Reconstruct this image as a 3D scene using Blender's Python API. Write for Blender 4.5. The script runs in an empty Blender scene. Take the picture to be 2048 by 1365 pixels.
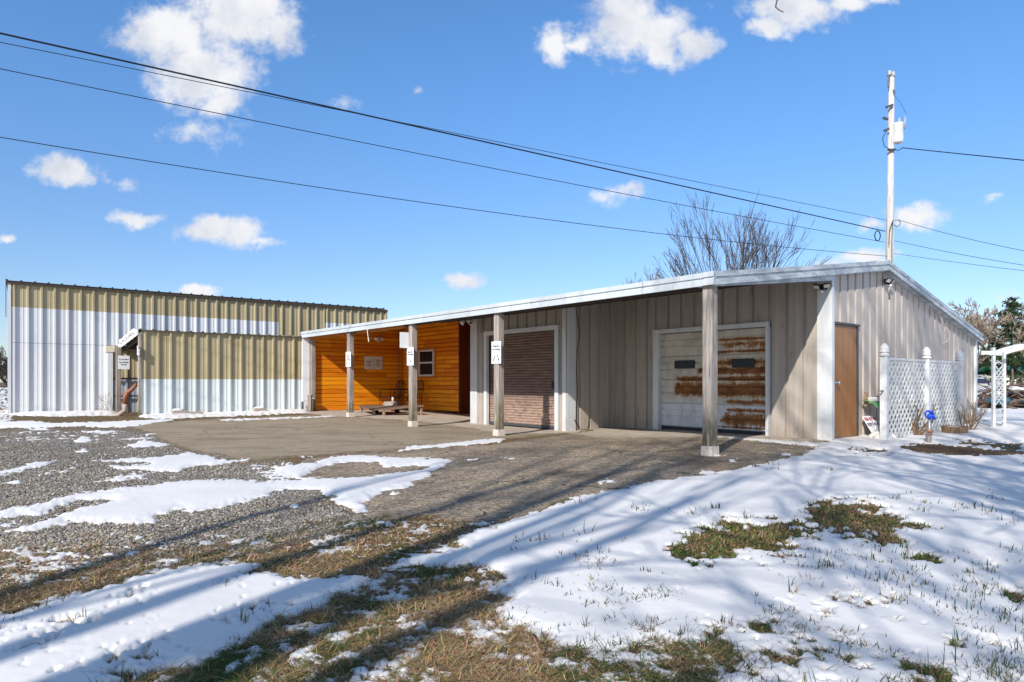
import bpy, bmesh, math, random
import numpy as np
from mathutils import Vector, Matrix

# ------------------------------------------------------------------ camera, world, sun, exposure
SC = bpy.context.scene
COL = SC.collection
CAM_H = 1.02
FPX, CXP, HZ = 1330.0, 1024.0, 764.0          # focal length, centre and horizon of the 2048 px photograph
cam = bpy.data.cameras.new('camera')
cam_o = bpy.data.objects.new('camera', cam)
COL.objects.link(cam_o)
cam.sensor_width = 36.0
cam.lens = FPX / 2048 * 36
cam.shift_y = (HZ - 682.5) / 2048
cam.clip_start = 0.05
cam.clip_end = 3000
cam_o.location = (0, 0, CAM_H)
cam_o.rotation_euler = (math.radians(90), 0, 0)
SC.camera = cam_o

SUN_AZ, SUN_EL = math.radians(26.0), math.radians(33.6)   # light travels towards azimuth 26 deg right of the view
sun = bpy.data.lights.new('sun', 'SUN')
sun.energy = 5.0
sun.angle = math.radians(0.5)
sun.color = (1.0, 0.955, 0.90)
sun_o = bpy.data.objects.new('sun', sun)
COL.objects.link(sun_o)
LDIR = Vector((math.sin(SUN_AZ) * math.cos(SUN_EL), math.cos(SUN_AZ) * math.cos(SUN_EL), -math.sin(SUN_EL)))
sun_o.rotation_euler = LDIR.to_track_quat('-Z', 'Y').to_euler()
sun_o.location = (-20, -40, 30)

SC.view_settings.view_transform = 'Standard'
SC.view_settings.look = 'None'
SC.view_settings.gamma = 1.0
SC.view_settings.use_curve_mapping = False
SC.view_settings.exposure = 0.10
SC.render.engine = 'CYCLES'
SC.cycles.max_bounces = 6
SC.cycles.diffuse_bounces = 3
SC.cycles.glossy_bounces = 2
SC.cycles.transparent_max_bounces = 6

world = bpy.data.worlds.new('World')
SC.world = world
world.use_nodes = True
wt = world.node_tree
for n in list(wt.nodes):
    wt.nodes.remove(n)


class NT:
    """small helper to write node graphs"""
    def __init__(s, tree): s.t = tree

    def n(s, typ, **kw):
        nd = s.t.nodes.new(typ)
        for k, v in kw.items():
            setattr(nd, k, v)
        return nd

    def put(s, sock, v):
        if hasattr(v, 'is_output') or isinstance(v, bpy.types.NodeSocket):
            s.t.links.new(v, sock)
        else:
            if isinstance(v, (tuple, list)) and len(v) == 3 and sock.type == 'RGBA':
                v = (*v, 1)
            sock.default_value = v

    def math(s, op, a, b=0.0, c=0.0, clamp=False):
        nd = s.n('ShaderNodeMath', operation=op, use_clamp=clamp)
        s.put(nd.inputs[0], a); s.put(nd.inputs[1], b)
        if op in ('MULTIPLY_ADD', 'SMOOTH_MIN', 'SMOOTH_MAX', 'WRAP', 'COMPARE'):
            s.put(nd.inputs[2], c)
        return nd.outputs[0]

    def vm(s, op, a, b=(0, 0, 0)):
        nd = s.n('ShaderNodeVectorMath', operation=op)
        s.put(nd.inputs[0], a)
        if op == 'SCALE': s.put(nd.inputs['Scale'], b)
        else: s.put(nd.inputs[1], b)
        return nd.outputs['Value'] if op in ('LENGTH', 'DOT_PRODUCT', 'DISTANCE') else nd.outputs[0]

    def mix(s, f, a, b, blend='MIX'):
        nd = s.n('ShaderNodeMix', data_type='RGBA', blend_type=blend)
        s.put(nd.inputs[0], f); s.put(nd.inputs[6], a); s.put(nd.inputs[7], b)
        return nd.outputs[2]

    def noise(s, vec, scale=5, detail=4, rough=.55, out=0, dist=0):
        nd = s.n('ShaderNodeTexNoise')
        if vec is not None: s.put(nd.inputs['Vector'], vec)
        nd.inputs['Scale'].default_value = scale
        nd.inputs['Detail'].default_value = detail
        nd.inputs['Roughness'].default_value = rough
        nd.inputs['Distortion'].default_value = dist
        return nd.outputs[out]

    def voro(s, vec, scale=5, feature='F1', out='Distance', rnd=1):
        nd = s.n('ShaderNodeTexVoronoi', feature=feature)
        s.put(nd.inputs['Vector'], vec)
        nd.inputs['Scale'].default_value = scale
        nd.inputs['Randomness'].default_value = rnd
        return nd.outputs[out]

    def ramp(s, f, lo, hi, a=0.0, b=1.0, typ='SMOOTHSTEP'):
        nd = s.n('ShaderNodeMapRange', interpolation_type=typ)
        s.put(nd.inputs[0], f); s.put(nd.inputs[1], lo); s.put(nd.inputs[2], hi)
        nd.inputs[3].default_value = a; nd.inputs[4].default_value = b
        return nd.outputs[0]

    def attr(s, name, out='Vector'):
        return s.n('ShaderNodeAttribute', attribute_name=name).outputs[out]

    def sep(s, v):
        nd = s.n('ShaderNodeSeparateXYZ'); s.put(nd.inputs[0], v); return nd.outputs

    def comb(s, x, y, z):
        nd = s.n('ShaderNodeCombineXYZ')
        s.put(nd.inputs[0], x); s.put(nd.inputs[1], y); s.put(nd.inputs[2], z)
        return nd.outputs[0]

    def bump(s, h, strength=.3, dist=.01):
        nd = s.n('ShaderNodeBump')
        nd.inputs['Strength'].default_value = strength
        nd.inputs['Distance'].default_value = dist
        s.put(nd.inputs['Height'], h)
        return nd.outputs[0]


# sky: Nishita daylight, with scattered cumulus laid out by direction
W = NT(wt)
sky = W.n('ShaderNodeTexSky', sky_type='NISHITA')
sky.sun_disc = False
sky.sun_elevation = SUN_EL
sky.sun_rotation = math.radians(180) + SUN_AZ
sky.altitude = 250
sky.air_density = 1.0
sky.dust_density = 0.25
sky.ozone_density = 2.2
gdir = W.n('ShaderNodeTexCoord').outputs['Generated']
gx, gy, gz_ = W.sep(gdir)
gyc = W.math('MAXIMUM', gy, 0.05)
pX = W.math('DIVIDE', gx, gyc)
pZ = W.math('DIVIDE', gz_, gyc)
P2 = W.comb(pX, pZ, 0.0)
wn = W.noise(P2, 9.0, 6, .6, out=1)
wv = W.vm('SCALE', W.vm('SUBTRACT', wn, (.5, .5, .5)), 0.075)
PW = W.vm('ADD', P2, wv)
CLOUDS = [  # centre x, y, half width, half height (photo px), strength
    (335, 70, 105, 62, 1), (480, 40, 115, 70, 1), (400, 140, 110, 70, 1), (445, 195, 46, 32, .8), (405, 250, 62, 24, .36), (460, 276, 34, 16, .25),
    (560, 70, 45, 40, .8), (1285, 60, 120, 66, 1), (1108, 85, 40, 48, .9), (1250, 12, 70, 42, .9), (1395, 82, 56, 30, .85), (1330, 105, 46, 30, .9),
    (1150, 80, 55, 20, .55), (1590, 18, 100, 42, 1), (1545, 50, 48, 26, .95), (1690, 8, 60, 22, .9), (1760, 4, 40, 14, .7),
    (128, 343, 70, 32, .95), (262, 428, 50, 18, .9), (448, 460, 88, 32, 1), (520, 478, 42, 13, .6), (925, 564, 50, 19, .9), (395, 584, 44, 15, .85),
    (1215, 388, 36, 16, .45), (1255, 370, 38, 14, .5), (1838, 425, 64, 26, 1), (1742, 443, 28, 13, .8), (1740, 506, 58, 22, .95), (1660, 518, 42, 12, .4),
    (836, 174, 10, 11, .3), (688, 212, 24, 13, .36), (1996, 390, 22, 9, .5), (8, 487, 16, 10, .5), (240, 358, 30, 12, .35),
    (2010, 590, 30, 12, .3)]
field = None
for (cx, cy, rx, ry, st) in CLOUDS:
    c = ((cx - CXP) / FPX, (HZ - cy) / FPX, 0)
    d = W.vm('DIVIDE', W.vm('SUBTRACT', PW, c), (rx / FPX, ry / FPX, 1))
    l = W.vm('LENGTH', d)
    v = W.math('MULTIPLY', W.math('SUBTRACT', 1.12, l), st)
    field = v if field is None else W.math('MAXIMUM', field, v)
fine = W.noise(P2, 34.0, 7, .62)
field = W.math('MULTIPLY_ADD', W.math('SUBTRACT', fine, .5), 1.35, field)
cmask = W.math('MULTIPLY', W.ramp(field, -0.10, 0.66), 0.98)
cshade = W.noise(W.vm('ADD', P2, (0, .012, 0)), 11.0, 5, .55)
ccol = W.mix(W.ramp(cshade, .3, .65), (.70, .74, .83), (.97, .97, .99))
el = W.ramp(gz_, 0.0, 0.5, typ='SMOOTHSTEP')
tint = W.mix(1.0, sky.outputs[0], W.mix(el, (.73, .78, .92), (.70, 1.07, 1.36)), 'MULTIPLY')
bg1 = W.n('ShaderNodeBackground')
W.put(bg1.inputs[0], tint); bg1.inputs[1].default_value = 0.145
bg2 = W.n('ShaderNodeBackground')
W.put(bg2.inputs[0], ccol); bg2.inputs[1].default_value = 0.92
mx = W.n('ShaderNodeMixShader')
# broken white cloud added to the unseen sky behind, to whiten the ambient light
bk = W.noise(W.vm('MULTIPLY', gdir, (1, 1, 2.2)), 2.6, 6, .6)
bkm = W.math('MULTIPLY', W.ramp(bk, .40, .56), W.ramp(gz_, -.02, .12))
side = W.math('GREATER_THAN', gy, 0.06)
back = W.math('MULTIPLY', W.ramp(gy, .06, -.25), bkm)
W.put(mx.inputs[0], W.math('MAXIMUM', W.math('MULTIPLY', cmask, side), W.math('MULTIPLY', back, .5)))
wt.links.new(bg1.outputs[0], mx.inputs[1]); wt.links.new(bg2.outputs[0], mx.inputs[2])
wo = W.n('ShaderNodeOutputWorld')
wt.links.new(mx.outputs[0], wo.inputs[0])

# ------------------------------------------------------------------ frames, noise, helpers
random.seed(7)
RNG = np.random.default_rng(11)
UA = np.array([-1104 / 1330, 1.0]); UA /= np.linalg.norm(UA)     # along the porch eave (to the left and away)
VA = np.array([UA[1], -UA[0]])                                    # along the gable wall (to the right and away)
P4 = np.array([2.76657534, 9.29178082])                           # foot of the nearest porch post


def wxy(a, b):
    return P4[0] + a * UA[0] + b * VA[0], P4[1] + a * UA[1] + b * VA[1]


def ab(x, y):
    dx, dy = x - P4[0], y - P4[1]
    return dx * UA[0] + dy * UA[1], dx * VA[0] + dy * VA[1]


ZC = np.array([(0, 0, 0), (4.7, 0, -.02), (7.9, 0, .01), (11.1, 0, .08), (13.75, 0, .15), (14.15, -4.4, .13), (14.15, 3.4, .12), (17, -7, .16),
               (17, -4.5, .12), (8.4, 2.07, -.07), (5, 2.07, -.08), (6.5, 2.07, -.07), (5, 3.65, 0), (3, 3.65, 0), (0, 3.5, 0), (0, 8, 0), (0, 11.5, 0),
               (10.8, 3.36, .08), (-2, 2, 0), (2.5, -2, 0), (9, -3, 0.02), (13, -4, .1), (20, -9, .15), (24, -14, .15)])


def gz(x, y):
    """height of the bare ground at world x, y (arrays or scalars)"""
    x = np.asarray(x, float); y = np.asarray(y, float)
    a, b = ab(x, y)
    num = np.zeros_like(a); den = np.full_like(a, 0.12)
    for (ca, cb, cz) in ZC:
        w = np.exp(-((a - ca) ** 2 + (b - cb) ** 2) / (2 * 1.3 ** 2))
        num += w * cz; den += w
    d = np.sqrt(x * x + y * y)
    return num / den + np.clip((d - 40) / 70, 0, 1) * .36


def G(x, y):
    return float(gz(x, y))


def Gab(a, b):
    return G(*wxy(a, b))


def gp(px, py, z=0.0):
    d = FPX * (CAM_H - z) / (py - HZ)
    return (px - CXP) / FPX * d, d


def at_depth(px, py, d):
    """world point seen at photo pixel px, py at distance d"""
    return Vector(((px - CXP) / FPX * d, d, CAM_H + (HZ - py) / FPX * d))


def _h(ix, iy, seed):
    n = (ix.astype(np.int64) * 374761393 + iy.astype(np.int64) * 668265263 + seed * 1274126177) & 0xffffffff
    n = ((n ^ (n >> 13)) * 1274126177) & 0xffffffff
    n = n ^ (n >> 16)
    return (n & 0xffff) / 65535.0


def vnoise(x, y, seed=0):
    x = np.asarray(x, float); y = np.asarray(y, float)
    ix = np.floor(x); iy = np.floor(y)
    fx = x - ix; fy = y - iy
    fx = fx * fx * (3 - 2 * fx); fy = fy * fy * (3 - 2 * fy)
    a = _h(ix, iy, seed); b = _h(ix + 1, iy, seed); c = _h(ix, iy + 1, seed); d = _h(ix + 1, iy + 1, seed)
    return (a + (b - a) * fx) * (1 - fy) + (c + (d - c) * fx) * fy


def fbm(x, y, seed=0, octv=4, gain=.5):
    s = 0; amp = 1; tot = 0
    for i in range(octv):
        s = s + amp * vnoise(x * 2 ** i, y * 2 ** i, seed + i * 17)
        tot += amp; amp *= gain
    return s / tot


def sstep(v, lo, hi):
    t = np.clip((v - lo) / (hi - lo), 0, 1)
    return t * t * (3 - 2 * t)


def sdpoly(px, py, poly, margin=80):
    """signed distance in px, positive inside; -margin where far outside"""
    poly = np.array(poly, float)
    out = np.full(px.shape, -float(margin))
    lo = poly.min(0) - margin; hi = poly.max(0) + margin
    m = (px > lo[0]) & (px < hi[0]) & (py > lo[1]) & (py < hi[1])
    if not m.any(): return out
    x = px[m]; y = py[m]
    d2 = np.full(x.shape, 1e12); ins = np.zeros(x.shape, bool)
    n = len(poly)
    for i in range(n):
        x0, y0 = poly[i]; x1, y1 = poly[(i + 1) % n]
        ex, ey = x1 - x0, y1 - y0
        L = ex * ex + ey * ey + 1e-9
        t = np.clip(((x - x0) * ex + (y - y0) * ey) / L, 0, 1)
        # vertical pixels are foreshortened: count them for more
        d2 = np.minimum(d2, (x - x0 - t * ex) ** 2 + (2.0 * (y - y0 - t * ey)) ** 2)
        c = ((y0 > y) != (y1 > y))
        with np.errstate(divide='ignore', invalid='ignore'):
            xi = x0 + (y - y0) * ex / (ey if abs(ey) > 1e-9 else 1e-9)
        ins ^= c & (x < xi)
    d = np.sqrt(d2)
    out[m] = np.where(ins, d, np.maximum(-d, -margin))
    return out


def link(o):
    COL.objects.link(o); return o


def tag(o, label=None, cat=None, group=None, kind=None):
    if label: o['label'] = label
    if cat: o['category'] = cat
    if group: o['group'] = group
    if kind: o['kind'] = kind
    return o


ORIGIN = {}


def thing(name, label, cat, loc=(0, 0, 0), group=None):
    o = bpy.data.objects.new(name, None)
    o.empty_display_size = .2
    o.location = loc
    link(o)
    ORIGIN[o.name] = Vector(loc)
    return tag(o, label, cat, group)


class MB:
    """collects shapes into one mesh; building-frame shapes are given as (a, b, z)"""
    def __init__(s, frame='B'):
        s.v = []; s.f = []; s.mi = []; s.fr = frame; s.cm = 0; s.lp = []

    def pt(s, p):
        if s.fr == 'B':
            x, y = wxy(p[0], p[1]); s.v.append((x, y, p[2]))
        else:
            s.v.append((p[0], p[1], p[2]))
        s.lp.append((p[0], p[1], p[2]))
        return len(s.v) - 1

    def face(s, idx, flip=None):
        if (s.fr == 'B') if flip is None else flip: idx = idx[::-1]
        s.f.append(tuple(idx)); s.mi.append(s.cm)

    def quad(s, *pts):
        s.face([s.pt(p) for p in pts])

    def box(s, a0, a1, b0, b1, z0, z1):
        P = [(a0, b0, z0), (a1, b0, z0), (a1, b1, z0), (a0, b1, z0), (a0, b0, z1), (a1, b0, z1), (a1, b1, z1), (a0, b1, z1)]
        s.hexa(P)

    def hexa(s, P):
        i = [s.pt(p) for p in P]
        for q in ((3, 2, 1, 0), (4, 5, 6, 7), (0, 1, 5, 4), (1, 2, 6, 5), (2, 3, 7, 6), (3, 0, 4, 7)):
            s.face([i[k] for k in q])

    def beam(s, p, q, w, h, up=(0, 0, 1), chamfer=0.0):
        """rectangular bar from p to q, width w sideways, height h along up"""
        p = Vector(p); q = Vector(q); d = (q - p).normalized(); u = Vector(up)
        sd = d.cross(u)
        if sd.length < 1e-4: sd = d.cross(Vector((1, 0, 0)))
        sd.normalize(); u = sd.cross(d).normalized()
        c = min(chamfer, w * .4, h * .4)
        if c > 0:
            sec = [(-w / 2 + c, -h / 2), (w / 2 - c, -h / 2), (w / 2, -h / 2 + c), (w / 2, h / 2 - c), (w / 2 - c, h / 2), (-w / 2 + c, h / 2), (-w / 2, h / 2 - c), (-w / 2, -h / 2 + c)]
        else:
            sec = [(-w / 2, -h / 2), (w / 2, -h / 2), (w / 2, h / 2), (-w / 2, h / 2)]
        A = [s.pt(p + sd * x + u * y) for x, y in sec]; B = [s.pt(q + sd * x + u * y) for x, y in sec]
        n = len(sec)
        for k in range(n): s.face([A[k], A[(k + 1) % n], B[(k + 1) % n], B[k]])
        s.face(A[::-1]); s.face(B)

    def tube(s, pts, rad, n=6, cap=True):
        pts = [Vector(p) for p in pts]
        if not isinstance(rad, (list, tuple)): rad = [rad] * len(pts)
        rings = []
        t0 = (pts[1] - pts[0]).normalized()
        ref = Vector((0, 0, 1)) if abs(t0.z) < .9 else Vector((1, 0, 0))
        u = t0.cross(ref).normalized()
        for i, p in enumerate(pts):
            if i == 0: t = pts[1] - pts[0]
            elif i == len(pts) - 1: t = pts[-1] - pts[-2]
            else: t = pts[i + 1] - pts[i - 1]
            t.normalize()
            u = (u - t * u.dot(t))
            if u.length < 1e-5: u = t.orthogonal()
            u.normalize(); w = t.cross(u)
            rings.append([s.pt(p + (u * math.cos(2 * math.pi * k / n) + w * math.sin(2 * math.pi * k / n)) * rad[i]) for k in range(n)])
        for i in range(len(rings) - 1):
            for k in range(n):
                s.face([rings[i][k], rings[i][(k + 1) % n], rings[i + 1][(k + 1) % n], rings[i + 1][k]])
        if cap:
            s.face(rings[0][::-1]); s.face(rings[-1])

    def lathe(s, c, prof, n=16):
        """prof: (radius, z) upwards about a vertical axis through c"""
        c = Vector(c); rings = []
        for r, z in prof:
            rings.append([s.pt((c.x + r * math.cos(2 * math.pi * k / n), c.y + r * math.sin(2 * math.pi * k / n), c.z + z)) for k in range(n)])
        for i in range(len(rings) - 1):
            for k in range(n):
                s.face([rings[i][k], rings[i][(k + 1) % n], rings[i + 1][(k + 1) % n], rings[i + 1][k]])
        s.face(rings[0][::-1]); s.face(rings[-1])

    def blob(s, c, r, seed=0, amp=.2, sub=2, sq=(1, 1, 1)):
        bm = bmesh.new(); bmesh.ops.create_icosphere(bm, subdivisions=sub, radius=1)
        rr = random.Random(seed); off = [rr.random() * 10 for _ in range(3)]
        base = len(s.v)
        for v in bm.verts:
            k = 1 + amp * (math.sin(v.co.x * 3.1 + off[0]) * math.cos(v.co.y * 2.7 + off[1]) + .5 * math.sin(v.co.z * 5.3 + off[2]))
            s.pt((c[0] + v.co.x * r * k * sq[0], c[1] + v.co.y * r * k * sq[1], c[2] + v.co.z * r * k * sq[2]))
        for f in bm.faces: s.face([base + v.index for v in f.verts])
        bm.free()

    def build(s, name, mat, parent=None, smooth=False):
        me = bpy.data.meshes.new(name)
        org = Vector((0, 0, 0))
        if parent is not None: org = ORIGIN[parent.name]
        me.from_pydata([(x - org.x, y - org.y, z - org.z) for x, y, z in s.v], [], s.f)
        mats = mat if isinstance(mat, (list, tuple)) else [mat]
        for m in mats: me.materials.append(m)
        if len(mats) > 1: me.polygons.foreach_set('material_index', s.mi)
        at = me.attributes.new('lp', 'FLOAT_VECTOR', 'POINT')
        at.data.foreach_set('vector', np.array(s.lp, np.float32).ravel())
        if smooth: me.polygons.foreach_set('use_smooth', [True] * len(me.polygons))
        me.update()
        o = bpy.data.objects.new(name, me)
        link(o)
        if parent is not None: o.parent = parent
        ORIGIN[o.name] = org
        return o


def rib_wall(mb, p0, p1, nrm, z0, ztop, prof, period, splits=(), off=0.0):
    """profiled metal sheet from p0 to p1 (a, b); prof = (s, depth) per period; splits = (z, material above)"""
    p0 = np.array(p0, float); p1 = np.array(p1, float); L = np.linalg.norm(p1 - p0); d = (p1 - p0) / L
    n = np.array(nrm, float)
    ss = [0.0]; dd = [None]
    k = -1
    pts = []
    while k * period < L + period:
        for (s_, dp) in prof:
            pts.append((k * period + s_ + off, dp))
        k += 1
    xs = np.array([p[0] for p in pts]); ds = np.array([p[1] for p in pts])
    keep = (xs > 1e-4) & (xs < L - 1e-4)
    S = np.concatenate([[0], xs[keep], [L]]); D = np.concatenate([[np.interp(0, xs, ds)], ds[keep], [np.interp(L, xs, ds)]])
    prev = None
    base_m = mb.cm
    for s_, dp in zip(S, D):
        q = p0 + d * s_ + n * dp
        zt = ztop(s_) if callable(ztop) else ztop
        zb = z0(s_) if callable(z0) else z0
        zs = [zb] + [min(max(z, zb), zt) for z, _ in splits] + [zt]
        col = [mb.pt((q[0], q[1], z)) for z in zs]
        if prev:
            for i in range(len(zs) - 1):
                mb.cm = base_m if i == 0 else splits[i - 1][1]
                mb.face([prev[i], col[i], col[i + 1], prev[i + 1]])
        prev = col
    mb.cm = base_m


RPANEL = [(0, 0), (.014, .05), (.056, .05), (.072, 0), (.128, 0), (.134, .007), (.152, .007), (.158, 0), (.215, 0), (.221, .007), (.239, .007), (.245, 0)]
GROOVE = [(0, 0), (.236, 0), (.246, -.04), (.300, -.04), (.311, 0)]


def text_mesh(body, size, M, mat, parent, name='lettering', depth=.0015, align='CENTER', space=1.0):
    cu = bpy.data.curves.new('lettering_curve', 'FONT')
    cu.body = body; cu.size = size; cu.align_x = align; cu.align_y = 'CENTER'
    cu.space_line = space
    cu.extrude = depth
    cu.offset = size * .022
    to = bpy.data.objects.new('lettering_curve', cu)
    link(to)
    dg = bpy.context.evaluated_depsgraph_get()
    me = bpy.data.meshes.new_from_object(to.evaluated_get(dg))
    bpy.data.objects.remove(to)
    me.transform(M)
    if parent is not None:
        me.transform(Matrix.Translation(-ORIGIN[parent.name]))
    me.materials.clear(); me.materials.append(mat)
    o = bpy.data.objects.new(name, me)
    link(o)
    if parent is not None:
        o.parent = parent; ORIGIN[o.name] = ORIGIN[parent.name]
    return o


def face_matrix(a, b, z, right, nrm):
    """matrix that lays text on a wall: right = (a, b) direction of reading, nrm = (a, b) outward normal"""
    x, y = wxy(a, b)
    r = Vector((right[0] * UA[0] + right[1] * VA[0], right[0] * UA[1] + right[1] * VA[1], 0)).normalized()
    n = Vector((nrm[0] * UA[0] + nrm[1] * VA[0], nrm[0] * UA[1] + nrm[1] * VA[1], 0)).normalized()
    u = Vector((0, 0, 1))
    M = Matrix((r, u, n)).transposed().to_4x4()
    M.translation = (x, y, z)
    return M


# ------------------------------------------------------------------ materials
def mat(name, fn, rough=.7, spec=.3, metal=0.0):
    m = bpy.data.materials.new(name); m.use_nodes = True
    t = m.node_tree
    for n in list(t.nodes): t.nodes.remove(n)
    N = NT(t)
    bs = N.n('ShaderNodeBsdfPrincipled')
    bs.inputs['Roughness'].default_value = rough
    bs.inputs['Specular IOR Level'].default_value = spec
    bs.inputs['Metallic'].default_value = metal
    out = N.n('ShaderNodeOutputMaterial')
    t.links.new(bs.outputs[0], out.inputs[0])
    r = fn(N)
    if not isinstance(r, dict): r = {'col': r}
    N.put(bs.inputs['Base Color'], r['col'])
    if 'bump' in r: N.put(bs.inputs['Normal'], r['bump'])
    if 'rough' in r: N.put(bs.inputs['Roughness'], r['rough'])
    if 'sss' in r: bs.inputs['Subsurface Weight'].default_value = r['sss']
    return m


def c_mul(N, c, f):
    return N.mix(1.0, c, N.comb(f, f, f), 'MULTIPLY')


def painted(base, dirt=(.25, .2, .14), amount=.35, streak=1.0, fleck=0.0):
    def fn(N):
        p = N.attr('lp')
        st = N.noise(N.vm('MULTIPLY', p, (9, 9, .55)), 1.0, 5, .6)
        cl = N.noise(p, 2.3, 5, .6)
        f = N.math('MULTIPLY', N.ramp(st, .42, .78), N.ramp(cl, .3, .75))
        c = N.mix(N.math('MULTIPLY', f, amount * streak), base, dirt)
        sh = N.n('ShaderNodeTexWhiteNoise', noise_dimensions='2D')
        N.put(sh.inputs['Vector'], N.vm('FLOOR', N.vm('DIVIDE', p, (.915, .915, 9))))
        c = c_mul(N, c, N.ramp(sh.outputs['Value'], 0, 1, .88, 1.04, 'LINEAR'))
        fi = N.ramp(N.noise(p, 60, 3, .6), .3, .7, .92, 1.05)
        c = c_mul(N, c, fi)
        if fleck > 0:
            fk = N.math('GREATER_THAN', N.noise(p, 16, 2, .5), .74)
            c = N.mix(N.math('MULTIPLY', fk, fleck), c, dirt)
        z = N.sep(p)[2]
        splash = N.math('MULTIPLY', N.ramp(z, .55, .0), N.ramp(N.noise(p, 7, 4, .6), .3, .7))
        c = N.mix(N.math('MULTIPLY', splash, .3), c, (.27, .21, .15))
        return {'col': c, 'bump': N.bump(N.noise(N.vm('MULTIPLY', p, (3, 3, 1)), 3, 3, .5), .12, .02)}
    return fn


M = {}
M['white_metal'] = mat('white_metal', painted((.68, .69, .70), (.40, .38, .35), .5), .5, .4)
M['pale_green_metal'] = mat('pale_green_metal', painted((.66, .71, .70), (.4, .42, .36), .35), .5, .4)
M['trim_white'] = mat('trim_white', painted((.66, .67, .67), (.34, .31, .27), .5), .5, .4)
M['fascia_new'] = mat('fascia_new', painted((.55, .58, .59), (.30, .31, .29), .55), .45, .4)


def _fascia_old(N):
    p = N.attr('lp')
    b = N.mix(N.ramp(N.noise(N.vm('MULTIPLY', p, (1, 1, 4)), 3.0, 5, .65), .35, .7), (.55, .58, .6), (.30, .33, .35))
    sp = N.ramp(N.noise(p, 22, 5, .7), .56, .68)
    return N.mix(N.math('MULTIPLY', sp, .75), b, (.16, .17, .15))


M['fascia_old'] = mat('fascia_old', _fascia_old, .55, .4)


def _tan(N):
    p = N.attr('lp')
    st = N.noise(N.vm('MULTIPLY', p, (16, 16, .5)), 1.0, 5, .62)
    c = N.mix(N.ramp(st, .3, .7), (.47, .385, .215), (.31, .255, .145))
    fade = N.ramp(N.noise(p, 1.1, 4, .6), .3, .7)
    c = N.mix(N.math('MULTIPLY', fade, .5), c, (.47, .41, .27))
    low = N.math('MULTIPLY', N.ramp(N.noise(p, 30, 4, .6), .5, .75), .35)
    c = N.mix(low, c, (.22, .17, .09))
    return c


M['tan_metal'] = mat('tan_metal', _tan, .6, .3)


def _tan_flaked(N):
    c = _tan(N)
    p = N.attr('lp')
    fk = N.math('GREATER_THAN', N.noise(p, 11, 3, .6), .70)
    return N.mix(fk, c, (.7, .7, .68))


M['tan_flaked'] = mat('tan_flaked', _tan_flaked, .6, .3)


def _taupe(N):
    p = N.attr('lp')
    st = N.noise(N.vm('MULTIPLY', p, (14, 14, .4)), 1.0, 5, .6)
    big = N.noise(p, .9, 4, .6)
    c = N.mix(N.ramp(st, .3, .7), (.45, .39, .33), (.35, .30, .25))
    c = N.mix(N.math('MULTIPLY', N.ramp(big, .35, .7), .35), c, (.40, .37, .33))
    z = N.sep(p)[2]
    c = N.mix(N.math('MULTIPLY', N.ramp(N.noise(N.vm('MULTIPLY', p, (5, 5, 1)), 2, 5, .65), .55, .75), .75), c, (.20, .17, .135))  # weathering streaks, darkened further to paint in the shade under the soffit
    splash = N.math('MULTIPLY', N.ramp(z, .45, .0), N.ramp(N.noise(p, 6, 4, .6), .3, .7))
    c = N.mix(N.math('MULTIPLY', splash, .4), c, (.30, .22, .15))
    return {'col': c, 'bump': N.bump(N.noise(N.vm('MULTIPLY', p, (2, 2, 1)), 2.5, 3, .5), .15, .03)}


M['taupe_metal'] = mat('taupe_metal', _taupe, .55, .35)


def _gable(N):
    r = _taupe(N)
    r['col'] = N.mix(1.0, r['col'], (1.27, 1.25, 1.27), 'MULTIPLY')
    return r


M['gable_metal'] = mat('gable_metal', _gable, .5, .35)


def wood_boards(axis, dark=1.0):
    def fn(N):
        p = N.attr('lp')
        x, y, z = N.sep(p)
        s_ = y if axis == 'b' else x
        row = N.math('FLOOR', N.math('DIVIDE', z, .13))
        # butt joints: boards 2.4 m long, offset per row
        offs = N.math('FRACT', N.math('MULTIPLY', N.math('SINE', N.math('MULTIPLY', row, 12.9898)), 43.758))
        brd = N.math('FLOOR', N.math('ADD', N.math('DIVIDE', s_, 2.4), offs))
        wn_ = N.n('ShaderNodeTexWhiteNoise', noise_dimensions='2D')
        N.put(wn_.inputs['Vector'], N.comb(row, brd, 0.0))
        tone = wn_.outputs['Value']
        g = N.noise(N.comb(N.math('MULTIPLY', s_, 1.6), N.math('MULTIPLY', z, 38), N.math('MULTIPLY', tone, 30)), 1.0, 5, .6, dist=.6)
        c = N.mix(N.ramp(tone, 0, 1, typ='LINEAR'), (1.0, .39, .006), (.72, .185, .004))
        c = N.mix(N.math('MULTIPLY', N.ramp(g, .42, .72), .55), c, (.36, .085, .006))
        kv = N.voro(N.comb(N.math('MULTIPLY', s_, .8), N.math('MULTIPLY', z, 1.0), N.math('MULTIPLY', tone, 3)), 4.0)
        kn = N.ramp(kv, .10, .045)
        c = N.mix(N.math('MULTIPLY', kn, .85), c, (.13, .03, .006))
        gap = N.ramp(N.math('ABSOLUTE', N.math('SUBTRACT', N.math('FRACT', N.math('DIVIDE', z, .13)), .045)), .10, .05)
        c = N.mix(N.math('MULTIPLY', gap, .75), c, (.17, .04, .004))  # board joints darkened in colour to stand in for groove shade
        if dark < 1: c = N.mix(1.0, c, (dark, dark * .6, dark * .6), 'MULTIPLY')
        return {'col': c, 'bump': N.bump(g, .2, .004)}
    return fn


M['orange_boards_b'] = mat('orange_boards_b', wood_boards('b'), .45, .4)
M['orange_boards_a'] = mat('orange_boards_a', wood_boards('a'), .45, .4)
M['red_boards'] = mat('red_boards', wood_boards('a', .42), .5, .4)


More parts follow.
